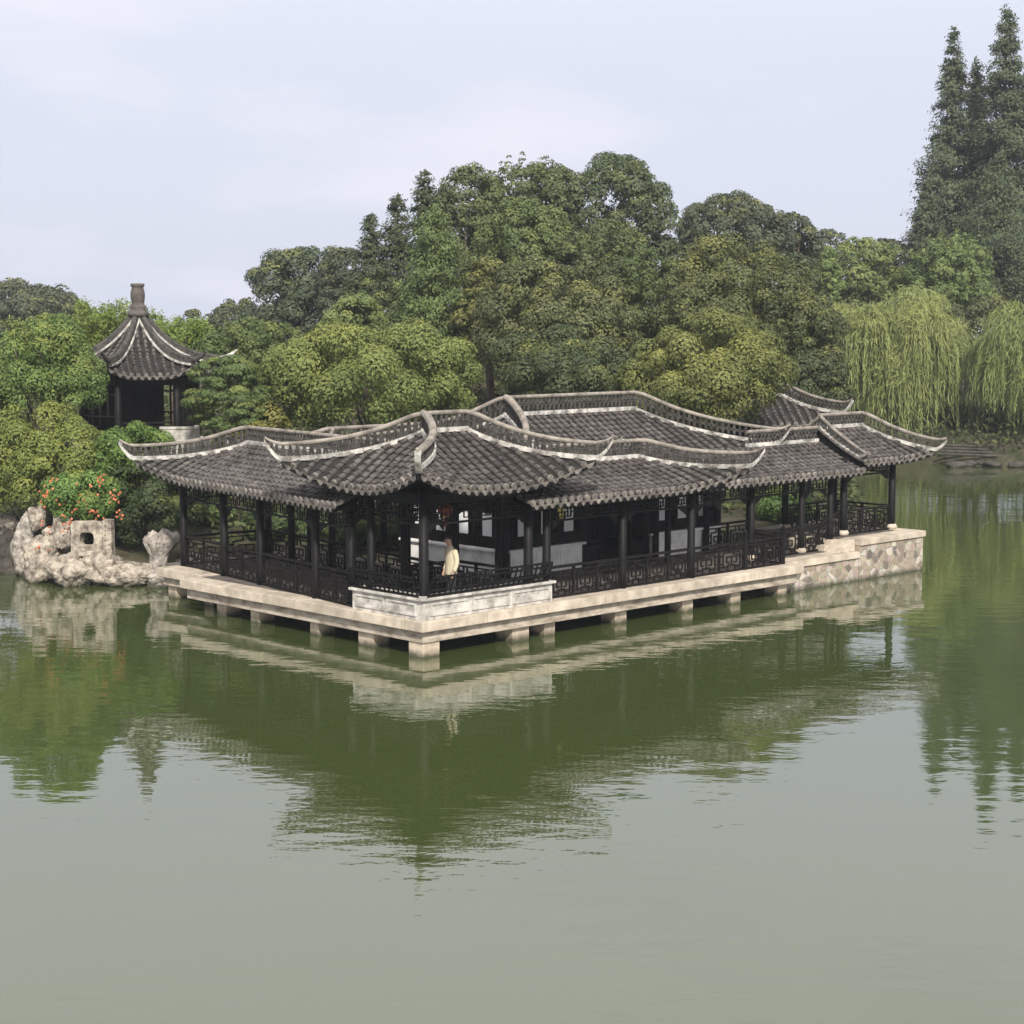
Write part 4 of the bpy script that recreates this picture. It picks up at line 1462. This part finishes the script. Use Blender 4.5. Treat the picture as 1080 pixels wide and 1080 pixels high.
def crown_broad(rng, a, b, c, n, leaf, lump=None, young=0.25, top=1.0, spiky=0.0, flat=0.85, droop=0.2, ragged=0.27):
    """foliage of an uneven ellipsoid (half-axes a,b,c) made of leaf clumps. returns V,F,tint and some clump centres"""
    ax = np.array([a, b, c])
    D_NEAR = leaf < 0.122
    lr0 = lump or float(np.clip((0.24 if D_NEAR else 0.19) * (a * b * c) ** (1 / 3), 0.38, 1.15))
    area = 4 * PI * ((a * b) ** 1.6 / 3 + (a * c) ** 1.6 / 3 + (b * c) ** 1.6 / 3) ** (1 / 1.6)
    nl = int(np.clip(area / (PI * lr0 ** 2) * 1.45, 24, 460))
    d = unit(int(nl * 1.3), rng)
    d = d[d[:, 2] > -0.75]
    nl = len(d)
    lobes = unit(9, rng)
    lob = (np.clip((d @ lobes.T - 0.45) / 0.55, 0, 1) ** 1.2).max(1)
    rad = (1 - ragged) + ragged * 1.25 * lob - 0.10 * rng.random(nl)
    inner = rng.random(nl) < 0.22
    rad = np.where(inner, rad * rng.uniform(0.45, 0.8, nl), rad)
    cc = d * rad[:, None] * (ax - lr0 * 0.5).clip(0.2)
    lr = lr0 * rng.uniform(0.55, 1.3, nl)
    if spiky:                                        # leading shoots standing out of the crown
        ns = int(26 * spiky)
        e = unit(ns, rng); e[:, 2] = np.abs(e[:, 2]) + 0.5; e /= np.linalg.norm(e, axis=1, keepdims=True)
        d = np.concatenate([d, e, e]); lr = np.concatenate([lr, np.full(ns, lr0 * 0.42), np.full(ns, lr0 * 0.3)])
        q = e * (ax - lr0 * 0.5).clip(0.2) * rng.uniform(0.92, 1.02, ns)[:, None]
        cc = np.concatenate([cc, q + np.array([0, 0, lr0 * 0.25]), q + np.array([0, 0, lr0 * 0.85])])
        nl = len(d)
    w_ = lr ** 2
    idx = rng.choice(nl, n, p=w_ / w_.sum())
    u = unit(n, rng)
    out = d[idx]
    u = u + out * 0.45 + np.array([0, 0, 0.42 if D_NEAR else 0.28])
    u /= np.linalg.norm(u, axis=1, keepdims=True)
    rr = lr[idx] * np.clip(1 - np.abs(rng.normal(0, 0.15 if D_NEAR else 0.24, n)), 0.15, 1)
    C = cc[idx] + u * rr[:, None] * np.array([1, 1, flat])
    N = u * 1.3 + unit(n, rng) * 0.55
    N[:, 2] += 0.15
    N /= np.linalg.norm(N, axis=1, keepdims=True)
    T = unit(n, rng) + u * 0.5
    T[:, 2] -= droop
    L = leaf * rng.uniform(0.5, 1.45, n)
    V, F = quads(C, N, T, L, L * rng.uniform(0.42, 0.62, n))
    lt = rng.random(nl)
    t1 = np.clip(0.55 * lt[idx] + 0.45 * rng.random(n), 0, 1)
    yy = ((rng.random(nl) < young)[idx] * 0.8 + 0.2 * (young > 0.3)) * rng.random(n) * np.clip(u[:, 2] + 0.1, 0, 1) * top
    tint = np.repeat(np.stack([t1, yy, np.zeros(n)], 1), 4, 0)
    return V, F, tint, cc


def crown_willow(rng, a, b, c, n_str, leaf, zlow):
    """billowing dome: many small bosses, each with twigs that arch over and hang down. zlow: lowest reach below the dome centre"""
    nb = 34
    bd = unit(nb * 2, rng)
    bd = bd[bd[:, 2] > -0.35][:nb]
    nb = len(bd)
    bc = bd * rng.uniform(0.42, 0.86, nb)[:, None] * np.array([a, b, c])
    br = 0.22 * (a + b) / 2 * rng.uniform(0.7, 1.35, nb) + 0.3
    w_ = br ** 2
    bi = rng.choice(nb, n_str, p=w_ / w_.sum())
    u = unit(n_str, rng)
    u[:, 2] = np.abs(u[:, 2]) * 0.9 + 0.05
    u = u + bd[bi] * 0.35
    u /= np.linalg.norm(u, axis=1, keepdims=True)
    P = bc[bi] + u * br[bi][:, None] * rng.uniform(0.8, 1.0, n_str)[:, None]
    btint = rng.random(nb); byoung = rng.random(nb) < 0.45
    Cs, Ts, Ns, tn = [], [], [], []
    blen = rng.uniform(0.45, 1.0, nb)
    for i in range(n_str):
        hi = (bd[bi[i], 2] + 0.35) / 1.35
        ln = blen[bi[i]] * rng.uniform(0.5, 1.0) * ((1 - hi) * (P[i, 2] - zlow) + hi * 2.2 * br[bi[i]])
        if i % 3 == 0:
            ln *= 0.35                                # short leafy twigs among the long strands
        ln = max(0.6, min(ln, P[i, 2] - zlow))
        m_ = int(max(5, ln / (leaf * 0.5)))
        t = np.linspace(0, 1, m_)
        o = np.array([u[i, 0], u[i, 1], 0])
        sway = unit(1, rng)[0] * 0.15
        x = P[i][None] + o[None] * (0.7 * (1 - (1 - t) ** 2))[:, None] + sway[None] * t[:, None] ** 2
        x[:, 2] = P[i, 2] + 0.3 * np.sin(t * PI * 0.5) - ln * t ** 1.4
        x += rng.normal(0, 0.02 if i % 3 else 0.12, x.shape)
        tg = np.gradient(x, axis=0)
        tg += rng.normal(0, 0.16 if i % 3 else 0.55, tg.shape) * np.linalg.norm(tg, axis=1, keepdims=True)
        Cs.append(x); Ts.append(tg)
        Ns.append(np.tile(o + np.array([0, 0, 0.5]), (m_, 1)) + rng.normal(0, 0.6, (m_, 3)))
        tn.append(np.stack([np.full(m_, 0.2 + 0.35 * btint[bi[i]] + 0.3 * rng.random()) + rng.uniform(-.15, .15, m_), (1 - t) * 0.7 * byoung[bi[i]] * rng.random(m_), np.zeros(m_)], 1))
    C = np.concatenate(Cs); T = np.concatenate(Ts); N = np.concatenate(Ns); tn = np.clip(np.concatenate(tn), 0, 1)
    N /= np.linalg.norm(N, axis=1, keepdims=True)
    T /= np.linalg.norm(T, axis=1, keepdims=True) + 1e-9
    n = len(C)
    L = leaf * rng.uniform(1.1, 2.0, n)
    V, F = quads(C, N, T, L, L * 0.085)
    return V, F, np.repeat(tn, 4, 0), bc[:12] * 0.7


def crown_conifer(rng, rb, h, n, leaf, taper=0.8, layers=40, dro=0.25):
    """tall narrow cone of short drooping sprays: z from 0 to h"""
    nb = layers * 7
    zb = h * rng.random(nb) ** 0.85
    rad = rb * (1 - zb / h) ** taper * rng.uniform(0.55, 1.12, nb) + 0.12
    ang = rng.random(nb) * 2 * PI
    w_ = rad ** 1.3
    idx = rng.choice(nb, n, p=w_ / w_.sum())
    t = rng.random(n) ** 0.6
    rr = rad[idx] * t
    sp = 0.06 * rb + 0.15 * rad[idx]
    C = np.stack([np.cos(ang[idx]) * rr, np.sin(ang[idx]) * rr, zb[idx] + 0.25 * rad[idx] * t * (0.8 - dro * 2 * t)], 1)
    C += rng.normal(0, 1, (n, 3)) * sp[:, None] * np.array([0.55, 0.55, 0.42])
    o = np.stack([np.cos(ang[idx]), np.sin(ang[idx]), np.full(n, 0.3)], 1)
    N = o * 0.6 + unit(n, rng) * 0.6 + np.array([0, 0, 0.35])
    N /= np.linalg.norm(N, axis=1, keepdims=True)
    T = o + unit(n, rng) * 0.6
    T[:, 2] -= 0.5
    L = leaf * rng.uniform(0.7, 1.4, n)
    V, F = quads(C, N, T, L, L * 0.42)
    t1 = np.clip(0.6 * rng.random(nb)[idx] + 0.4 * rng.random(n), 0, 1)
    return V, F, np.repeat(np.stack([t1, np.zeros(n), np.zeros(n)], 1), 4, 0), C[:8] * 0.5


def crown_plume(rng, a, c, n, leaf, stems=26):
    """bamboo-like sheaf: nodding plumes rising from the base, z from -c to c"""
    th = rng.random(stems) * 2 * PI
    r0 = a * 0.55 * np.sqrt(rng.random(stems))
    hh = 2 * c * rng.uniform(0.6, 1.0, stems) * (1 - 0.3 * (r0 / a) ** 2)
    idx = rng.integers(0, stems, n)
    t = rng.random(n) ** 0.6
    lean = a * rng.uniform(0.15, 0.55, stems)
    rr = r0[idx] + lean[idx] * t ** 2.4
    C = np.stack([np.cos(th[idx]) * rr, np.sin(th[idx]) * rr, -c + hh[idx] * t - 0.18 * hh[idx] * t ** 4], 1)
    sp = a * 0.17 * (1.15 - t)
    C += rng.normal(0, 1, (n, 3)) * (sp + 0.12)[:, None] * np.array([1, 1, 0.7])
    N = unit(n, rng); N[:, 2] = np.abs(N[:, 2]) + 0.2; N /= np.linalg.norm(N, axis=1, keepdims=True)
    T = unit(n, rng); T[:, 2] -= 0.6
    L = leaf * rng.uniform(0.7, 1.4, n)
    V, F = quads(C, N, T, L, L * 0.3)
    t1 = np.clip(0.6 * rng.random(stems)[idx] + 0.4 * rng.random(n), 0, 1)
    return V, F, np.repeat(np.stack([t1, 0.5 * rng.random(n), np.zeros(n)], 1), 4, 0), C[:8] * 0.6


def trunk_mesh(root, rng, h, r, targets, lean=0.0, sway=1.0):
    """tapered trunk with limbs reaching into the crown; z 0 at the foot"""
    mb = MB()
    N = 7
    ph = rng.random() * 6
    pts, rad = [], []
    for i in range(N + 1):
        f = i / N
        pts.append((0.12 * h * lean * f + 0.05 * h * sway * math.sin(f * 3 + ph) * f, 0.04 * h * sway * math.cos(f * 2.5 + ph) * f, h * f - 0.25))
        rad.append(r * (1.25 if i == 0 else 1) * (1 - 0.62 * f))
    mb.tube(pts, rad, 9)
    for tg in targets:
        i = int(rng.integers(N // 2, N))
        p = Vector(pts[i]); q = Vector(tg)
        mid = p.lerp(q, 0.5) + Vector((0, 0, -0.08 * (q - p).length + 0.1))
        mb.tube([p, mid, q], [rad[i] * 0.6, rad[i] * 0.4, rad[i] * 0.12], 6)
    mb.build('trunk', BARK, root, smooth=True)


def tree(name, label, cat, kind, px, ytop, ybot, hw, D, col, seed, group=None, leaf=None, dens=1.0, dep=None, **kw):
    rng = np.random.default_rng(seed)
    x, y, zt = at(px, ytop, D)
    zb = at(px, ybot, D)[2]
    sc = D / FPX
    a = hw * sc
    g0 = gz(x, y)
    if kind in ('conifer',):
        zb = max(zb, g0 + 0.3)
    zb = min(zb, zt - 0.8)
    zb = max(zb, g0 - 0.2) if kind != 'willow' else max(zb, 0.25)
    c = (zt - zb) / 2
    zc = (zt + zb) / 2
    leaf = (leaf or 1.0) * 0.0019 * D
    b = dep or (min(max(a, 1.0), 4.5) if D > 56.5 else min(a, 1.5))
    area = 2.6 * (a * c + b * c + a * b)
    root = tag(empty(name, (x, y, min(g0, zb))), label, cat, group)
    base = min(g0, zb)
    dz = zc - base
    if kind == 'broad':
        n = int(min(110000, dens * area * 3.0 / (leaf * leaf * 0.26)))
        V, F, tn, tg = crown_broad(rng, a, b, c, n, leaf, **kw)
    elif kind == 'willow':
        n = int(dens * area * 26)
        V, F, tn, tg = crown_willow(rng, a * 0.92, b * 0.92, c * 0.72, n, leaf * 1.7, -c * 1.48)
        V[:, 2] += c * 0.25
        tg = tg + np.array([0, 0, c * .25])
    elif kind == 'conifer':
        n = int(min(100000, dens * a * c * 6.0 * 3.2 / (leaf * leaf * 0.22)))
        V, F, tn, tg = crown_conifer(rng, a, 2 * c, n, leaf, **kw)
        V[:, 2] -= c
        tg = tg - np.array([0, 0, c])
    elif kind == 'plume':
        n = int(min(50000, dens * area * 2.6 / (leaf * leaf * 0.2)))
        V, F, tn, tg = crown_plume(rng, a, c, n, leaf, **kw)
    V = V.copy(); V[:, 2] += dz
    cr = npmesh('crown', V, F, LEAF, root, tn)
    cr.color = (*col, 1)
    if kind == 'conifer':
        trunk_mesh(root, rng, dz + c * 0.8, max(0.12, min(0.45, 2 * c * 0.014)), [], sway=0.0)
    else:
        tgs = [(p[0], p[1], p[2] + dz) for p in tg[rng.permutation(len(tg))[:7]]]
        trunk_mesh(root, rng, max(0.6, dz + c * 0.15), max(0.06, min(0.4, (dz + c) * 0.03)), tgs)
    return root


# colours (linear leaf colours)
C_OLV = (0.088, 0.100, 0.046)
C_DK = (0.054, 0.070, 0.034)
C_MID = (0.082, 0.103, 0.046)
C_BR = (0.105, 0.175, 0.040)
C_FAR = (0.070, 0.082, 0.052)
C_WIL = (0.185, 0.215, 0.085)
C_PIN = (0.075, 0.105, 0.038)
C_RED = (0.070, 0.088, 0.048)
WG = 'trees on the wooded hill'

# ---- far skyline
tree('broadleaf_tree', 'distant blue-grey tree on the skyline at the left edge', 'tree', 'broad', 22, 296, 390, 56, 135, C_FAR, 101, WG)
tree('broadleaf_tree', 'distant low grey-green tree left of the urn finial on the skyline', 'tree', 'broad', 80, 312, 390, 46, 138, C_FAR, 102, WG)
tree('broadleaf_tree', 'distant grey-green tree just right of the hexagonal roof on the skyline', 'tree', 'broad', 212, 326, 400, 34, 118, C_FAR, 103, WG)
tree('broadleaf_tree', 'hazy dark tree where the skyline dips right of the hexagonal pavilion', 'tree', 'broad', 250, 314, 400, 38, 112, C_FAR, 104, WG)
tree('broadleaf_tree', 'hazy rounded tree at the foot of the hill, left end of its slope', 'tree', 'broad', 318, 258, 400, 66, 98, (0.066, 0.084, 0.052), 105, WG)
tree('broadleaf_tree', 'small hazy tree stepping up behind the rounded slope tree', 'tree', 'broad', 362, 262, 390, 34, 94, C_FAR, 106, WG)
tree('slender_tree', 'slender pointed tree lowest of the spires climbing the hill', 'tree', 'conifer', 391, 226, 330, 24, 88, C_DK, 107, WG, taper=0.55, dens=0.8)
tree('slender_tree', 'slender pointed tree in the middle of the spires climbing the hill', 'tree', 'conifer', 419, 206, 320, 25, 88, C_DK, 108, WG, taper=0.55, dens=0.8)
tree('slender_tree', 'slender pointed tree highest of the spires climbing the hill', 'tree', 'conifer', 448, 180, 300, 26, 89, C_DK, 109, WG, taper=0.55, dens=0.8)
tree('broadleaf_tree', 'grey-green hilltop tree right of the slender spires', 'tree', 'broad', 492, 174, 300, 46, 90, C_MID, 110, WG)
tree('broadleaf_tree', 'hilltop tree with a ragged crown left of the highest crown', 'tree', 'broad', 558, 165, 300, 60, 91, C_MID, 111, WG, spiky=0.7)
tree('broadleaf_tree', 'highest rounded dark crown on the hilltop', 'tree', 'broad', 655, 159, 310, 62, 90, (0.068, 0.088, 0.044), 112, WG)
tree('broadleaf_tree', 'broad hazy crown on the hilltop right of the highest crown', 'tree', 'broad', 772, 200, 300, 62, 96, C_FAR, 113, WG)
tree('broadleaf_tree', 'hazy crown descending the right end of the hilltop', 'tree', 'broad', 832, 226, 300, 36, 100, C_FAR, 114, WG)
tree('broadleaf_tree', 'tiny hazy tree in the skyline dip left of the redwoods', 'tree', 'broad', 876, 240, 300, 22, 145, C_FAR, 115, WG)
tree('broadleaf_tree', 'faint hazy tree touching the left foot of the tall redwoods', 'tree', 'broad', 942, 246, 320, 24, 145, C_FAR, 116, WG)
# ---- hillside
tree('cone_tree', 'bright green cone-shaped tree on the hillside above the dense round tree', 'tree', 'conifer', 458, 216, 390, 54, 74, (0.098, 0.132, 0.050), 120, WG, taper=0.55, dens=0.7)
tree('broadleaf_tree', 'leafy bright tree on the upper hillside under the ragged hilltop crown', 'tree', 'broad', 556, 205, 330, 56, 82, (0.090, 0.118, 0.046), 121, WG)
tree('broadleaf_tree', 'bright leafy tree below the highest hilltop crown', 'tree', 'broad', 640, 232, 345, 52, 80, C_MID, 122, WG)
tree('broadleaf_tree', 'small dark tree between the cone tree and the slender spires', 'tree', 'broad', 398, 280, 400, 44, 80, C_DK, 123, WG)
tree('broadleaf_tree', 'large dull olive tree in the middle of the hill above the main hall', 'tree', 'broad', 586, 268, 440, 82, 69, C_OLV, 124, WG)
tree('broadleaf_tree', 'large brownish olive tree with spreading limbs right of the hill centre', 'tree', 'broad', 772, 248, 400, 96, 72, (0.088, 0.100, 0.042), 125, WG)
tree('broadleaf_tree', 'dark olive tree behind the right end of the main hall ridge', 'tree', 'broad', 832, 300, 430, 62, 71, (0.062, 0.075, 0.034), 126, WG)
tree('broadleaf_tree', 'yellowish tree peeping between cone tree and dull olive tree', 'tree', 'broad', 520, 272, 400, 40, 73, (0.110, 0.115, 0.045), 127, WG, young=0.5)
tree('broadleaf_tree', 'soft green tree on the low slope left of the dense round tree', 'tree', 'broad', 272, 336, 425, 66, 70, (0.085, 0.115, 0.042), 128, WG)
tree('broadleaf_tree', 'small bright tree tucked behind the slope under the hazy trees', 'tree', 'broad', 372, 300, 400, 38, 77, (0.115, 0.15, 0.055), 129, WG)
tree('broadleaf_tree', 'dark tree hemmed in behind the main hall ridge, left of the yellow-topped tree', 'tree', 'broad', 590, 345, 450, 80, 64, (0.060, 0.078, 0.036), 130, WG)
tree('broadleaf_tree', 'shaded tree filling the gap right of the yellow-topped tree', 'tree', 'broad', 852, 370, 450, 46, 68, (0.055, 0.068, 0.034), 131, WG)
tree('broadleaf_tree', 'mid-hill olive tree between the two large olive trees', 'tree', 'broad', 680, 262, 400, 58, 75, (0.080, 0.105, 0.042), 132, WG)
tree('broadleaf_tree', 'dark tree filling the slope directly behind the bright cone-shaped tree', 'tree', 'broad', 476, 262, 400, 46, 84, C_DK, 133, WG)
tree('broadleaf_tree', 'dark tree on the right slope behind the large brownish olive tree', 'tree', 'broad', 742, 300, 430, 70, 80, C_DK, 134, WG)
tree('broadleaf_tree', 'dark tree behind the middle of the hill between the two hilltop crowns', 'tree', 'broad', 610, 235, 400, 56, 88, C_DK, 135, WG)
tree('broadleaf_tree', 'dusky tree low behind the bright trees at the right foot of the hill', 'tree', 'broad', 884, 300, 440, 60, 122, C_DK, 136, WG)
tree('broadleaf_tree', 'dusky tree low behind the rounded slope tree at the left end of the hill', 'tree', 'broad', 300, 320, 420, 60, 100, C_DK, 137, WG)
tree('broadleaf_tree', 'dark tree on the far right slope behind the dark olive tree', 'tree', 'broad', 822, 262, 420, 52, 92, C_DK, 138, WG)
# ---- courtyard trees close behind the roofs
tree('round_tree', 'dense domed tree with yellow-green top above the left gallery roof', 'tree', 'broad', 392, 336, 470, 112, 58.5, (0.122, 0.154, 0.052), 140, None, young=0.55, ragged=0.14)
tree('round_tree', 'domed tree with yellowish tips rising behind the main hall ridge', 'tree', 'broad', 738, 332, 460, 92, 61.5, (0.115, 0.130, 0.046), 141, None, young=0.55, ragged=0.15)
tree('pine', 'feathery pine leaning beside the hexagonal pavilion', 'pine tree', 'broad', 246, 366, 470, 50, 57.5, C_PIN, 142, None, flat=0.4, young=0.3)
tree('shrub', 'yellowing shrub between the pine and the dense domed tree', 'shrub', 'broad', 272, 425, 478, 34, 57, (0.14, 0.14, 0.045), 143, None)
# ---- left side
tree('bamboo', 'tall feathery bright bamboo clump rising left of the urn finial', 'bamboo', 'plume', 112, 292, 415, 48, 72, (0.125, 0.185, 0.050), 150, None, leaf=1.15)
tree('bamboo', 'lower feathery bamboo clump right of the hexagonal roof', 'bamboo', 'plume', 184, 312, 400, 42, 73, (0.120, 0.190, 0.050), 151, None, leaf=1.15)
tree('bamboo', 'pale bamboo clump behind the pale tree at the left edge', 'bamboo', 'plume', 52, 318, 400, 50, 76, (0.10, 0.15, 0.05), 152, None, leaf=1.15)
tree('broadleaf_tree', 'glossy tree with bright top left of the hexagonal pavilion', 'tree', 'broad', 50, 334, 450, 64, 57, (0.100, 0.148, 0.046), 153, None, young=0.35, droop=0.6)
tree('shrub', 'yellow-green bush filling the left edge above the rocks', 'shrub', 'broad', 40, 424, 560, 78, 54.5, (0.135, 0.165, 0.046), 154, None, young=0.6)
tree('shrub', 'bright creeping shrub below the hexagonal pavilion base', 'shrub', 'broad', 140, 442, 520, 44, 54.5, (0.10, 0.155, 0.042), 155, None)
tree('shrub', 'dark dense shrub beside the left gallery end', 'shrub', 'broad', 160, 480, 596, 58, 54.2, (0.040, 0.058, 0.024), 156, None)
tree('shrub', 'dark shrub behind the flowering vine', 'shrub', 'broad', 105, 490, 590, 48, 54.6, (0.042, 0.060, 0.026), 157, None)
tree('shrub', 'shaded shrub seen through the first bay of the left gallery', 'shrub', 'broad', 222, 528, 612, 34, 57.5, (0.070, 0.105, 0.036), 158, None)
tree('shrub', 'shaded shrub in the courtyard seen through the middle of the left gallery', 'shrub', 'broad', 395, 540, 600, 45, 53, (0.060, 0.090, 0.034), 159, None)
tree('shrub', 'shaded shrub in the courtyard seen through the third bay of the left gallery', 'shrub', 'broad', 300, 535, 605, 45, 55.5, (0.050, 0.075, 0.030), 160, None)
tree('shrub', 'broad-leaved plant seen through the end gallery', 'shrub', 'broad', 826, 516, 560, 30, 60.5, (0.070, 0.115, 0.036), 161, None, leaf=1.15)
# flowering vine over the rockery
vin = tree('flowering_vine', 'trumpet vine with orange-red flowers draped over the rockery', 'vine', 'broad', 83, 500, 556, 44, 52.4, (0.095, 0.16, 0.045), 165, None, young=0.3, droop=0.8, dep=1.0)
rngf = np.random.default_rng(3)
fx = MB()
vx, vy, vz = at(83, 528, 52.6)
spots = [(53, 510), (50, 526), (60, 520), (88, 527), (82, 540), (96, 538), (104, 540), (66, 542), (74, 548), (52, 556), (70, 556), (118, 519), (104, 506), (122, 524), (42, 580), (120, 545), (128, 540), (46, 516), (92, 512)]
for (fxp, fyp) in spots:
    p = Vector(at(fxp + rngf.normal(0, 1.5), fyp + rngf.normal(0, 1.5), 51.5))
    for q in range(int(rngf.integers(4, 9))):
        c = p + Vector(rngf.normal(0, 0.10, 3))
        d = Vector((rngf.normal(0, .5), -1, rngf.normal(0, .5))).normalized()
        fx.tube([c + d * -0.08, c, c + d * 0.03], [0.007, 0.016, 0.035], 6)
fo = fx.build('blossoms', FLOW, None)
fo.parent = vin
fo.location = -Vector(vin.location)
# ---- right side
tree('willow', 'large yellow-green weeping willow on the far bank beyond the end pavilion', 'willow tree', 'willow', 938, 304, 492, 96, 103, C_WIL, 170, None)
tree('willow', 'weeping willow cut off by the right edge of the view', 'willow tree', 'willow', 1096, 326, 492, 70, 98, (0.165, 0.205, 0.078), 171, None)
tree('willow', 'dull green willow crown behind the left shoulder of the large willow', 'willow tree', 'willow', 880, 316, 480, 50, 108, (0.17, 0.195, 0.08), 172, None)
tree('broadleaf_tree', 'bright rounded tree behind the left side of the large willow', 'tree', 'broad', 908, 252, 345, 54, 116, (0.122, 0.152, 0.058), 173, None)
tree('broadleaf_tree', 'bright pointed maple-like tree in front of the redwoods', 'tree', 'broad', 1000, 246, 350, 52, 114, (0.102, 0.138, 0.050), 174, None, spiky=1.2)
tree('broadleaf_tree', 'bright tree squeezed between hill and willow', 'tree', 'broad', 858, 256, 340, 34, 112, (0.112, 0.152, 0.054), 175, None)
tree('shrub', 'dull olive shrub bank between the two weeping willows', 'shrub', 'broad', 1032, 312, 420, 56, 110, (0.080, 0.090, 0.042), 176, None)
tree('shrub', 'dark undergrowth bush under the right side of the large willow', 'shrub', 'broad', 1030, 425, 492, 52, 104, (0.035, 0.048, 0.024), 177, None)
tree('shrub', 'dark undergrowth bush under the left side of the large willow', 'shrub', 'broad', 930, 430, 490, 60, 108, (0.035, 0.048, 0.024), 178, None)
tree('dawn_redwood', 'leftmost and slimmest tall dawn redwood, its tip just above its neighbour', 'redwood tree', 'conifer', 1006, 28, 340, 50, 142, C_RED, 180, None)
tree('dawn_redwood', 'shorter dawn redwood between the two tallest spires', 'redwood tree', 'conifer', 1030, 62, 340, 44, 144, C_RED, 181, None)
tree('dawn_redwood', 'tallest dawn redwood reaching almost to the top of the view', 'redwood tree', 'conifer', 1062, 6, 340, 62, 140, C_RED, 182, None)
tree('dawn_redwood', 'dawn redwood mostly beyond the right edge of the view', 'redwood tree', 'conifer', 1098, 20, 330, 50, 141, C_RED, 183, None)
tree('dawn_redwood', 'lower spreading dawn redwood at the foot of the tall spires', 'redwood tree', 'conifer', 1056, 160, 340, 62, 132, (0.066, 0.086, 0.042), 184, None, dens=0.8)
tree('dawn_redwood', 'small dawn redwood at the left foot of the tall spires', 'redwood tree', 'conifer', 978, 190, 330, 32, 138, C_RED, 185, None)

# ---- woods carrying on beyond both sides of the view
rng = np.random.default_rng(77)
Vs, Fs, Ts_, o_ = [], [], [], 0
for k in range(30):
    left = k < 18
    x = rng.uniform(-105, -34) if left else rng.uniform(48, 110)
    y = (abs(x) / 0.30 + rng.uniform(-16, 30)) if left else rng.uniform(125, 175)
    y = min(max(y, 92.0), 210.0)
    a_, c_ = rng.uniform(4.5, 7.5), rng.uniform(3.5, 5.5)
    V, F, tn, _ = crown_broad(rng, a_, a_, c_, 9000, 0.42)
    V = V + np.array([x, y, gz(x, y) + c_ * 0.8])
    Vs.append(V); Fs.append(F + o_); Ts_.append(tn); o_ += len(V)
fw = npmesh('woods', np.concatenate(Vs), np.concatenate(Fs), LEAF, None, np.concatenate(Ts_))
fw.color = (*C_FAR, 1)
tag(fw, 'far woods carrying the tree line on beyond the garden', 'woods', kind='stuff')
# ---- undergrowth over the land behind the buildings
rng = np.random.default_rng(55)
n = 260000
ux = rng.uniform(-45, 60, n); uy = rng.uniform(52, 150, n)
sd_ = shore_dist(ux, uy)
lx_ = (ux - OX) * UX + (uy - OY) * UY
ly_ = -(ux - OX) * UY + (uy - OY) * UX
keep = (sd_ > 0.5) & ~((lx_ > -1) & (lx_ < 22) & (ly_ < 14) & (ly_ > -1)) & ~((np.hypot(ux - hx, uy - hy) < 3.0)) & ~((ux > -12.2) & (ux < -7) & (uy < 54.5)) & (np.abs(ux) < uy * 0.42)
ux, uy = ux[keep], uy[keep]
k = len(ux)
bump_ = np.array([mnoise.noise(Vector((a * 0.35, b * 0.35, 0))) for a, b in zip(ux, uy)])
uz = ground_z(ux, uy) + rng.random(k) * (0.35 + 1.1 * np.clip(bump_ + 0.25, 0, 1))
N = unit(k, rng); N[:, 2] = np.abs(N[:, 2]) + 0.3; N /= np.linalg.norm(N, axis=1, keepdims=True)
L = 0.26 * rng.uniform(0.6, 1.5, k)
V, F = quads(np.stack([ux, uy, uz], 1), N, unit(k, rng), L, L * 0.5)
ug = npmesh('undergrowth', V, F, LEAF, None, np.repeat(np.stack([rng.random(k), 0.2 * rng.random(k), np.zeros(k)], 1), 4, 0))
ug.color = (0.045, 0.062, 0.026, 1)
tag(ug, 'dark leafy undergrowth covering the garden ground behind the pavilions', 'undergrowth', kind='stuff')

# ------------------------------------------------------------------ the air
HAZE = 0.00035
if HAZE > 0:
    mh_ = bpy.data.materials.new('summer_haze')
    mh_.use_nodes = True
    t = mh_.node_tree
    t.nodes.remove(t.nodes['Principled BSDF'])
    pv = t.nodes.new('ShaderNodeVolumePrincipled')
    pv.inputs['Color'].default_value = (0.80, 0.86, 0.96, 1)
    pv.inputs['Density'].default_value = HAZE
    pv.inputs['Anisotropy'].default_value = 0.0
    t.links.new(pv.outputs['Volume'], t.nodes['Material Output'].inputs['Volume'])
    mb = MB(); mb.box(-305, 305, -165, 425, -2.9, 46)
    hz_ = mb.build('haze', mh_)
    hz_['kind'] = 'stuff'
    hz_['label'] = 'pale summer haze in the air over the pond'
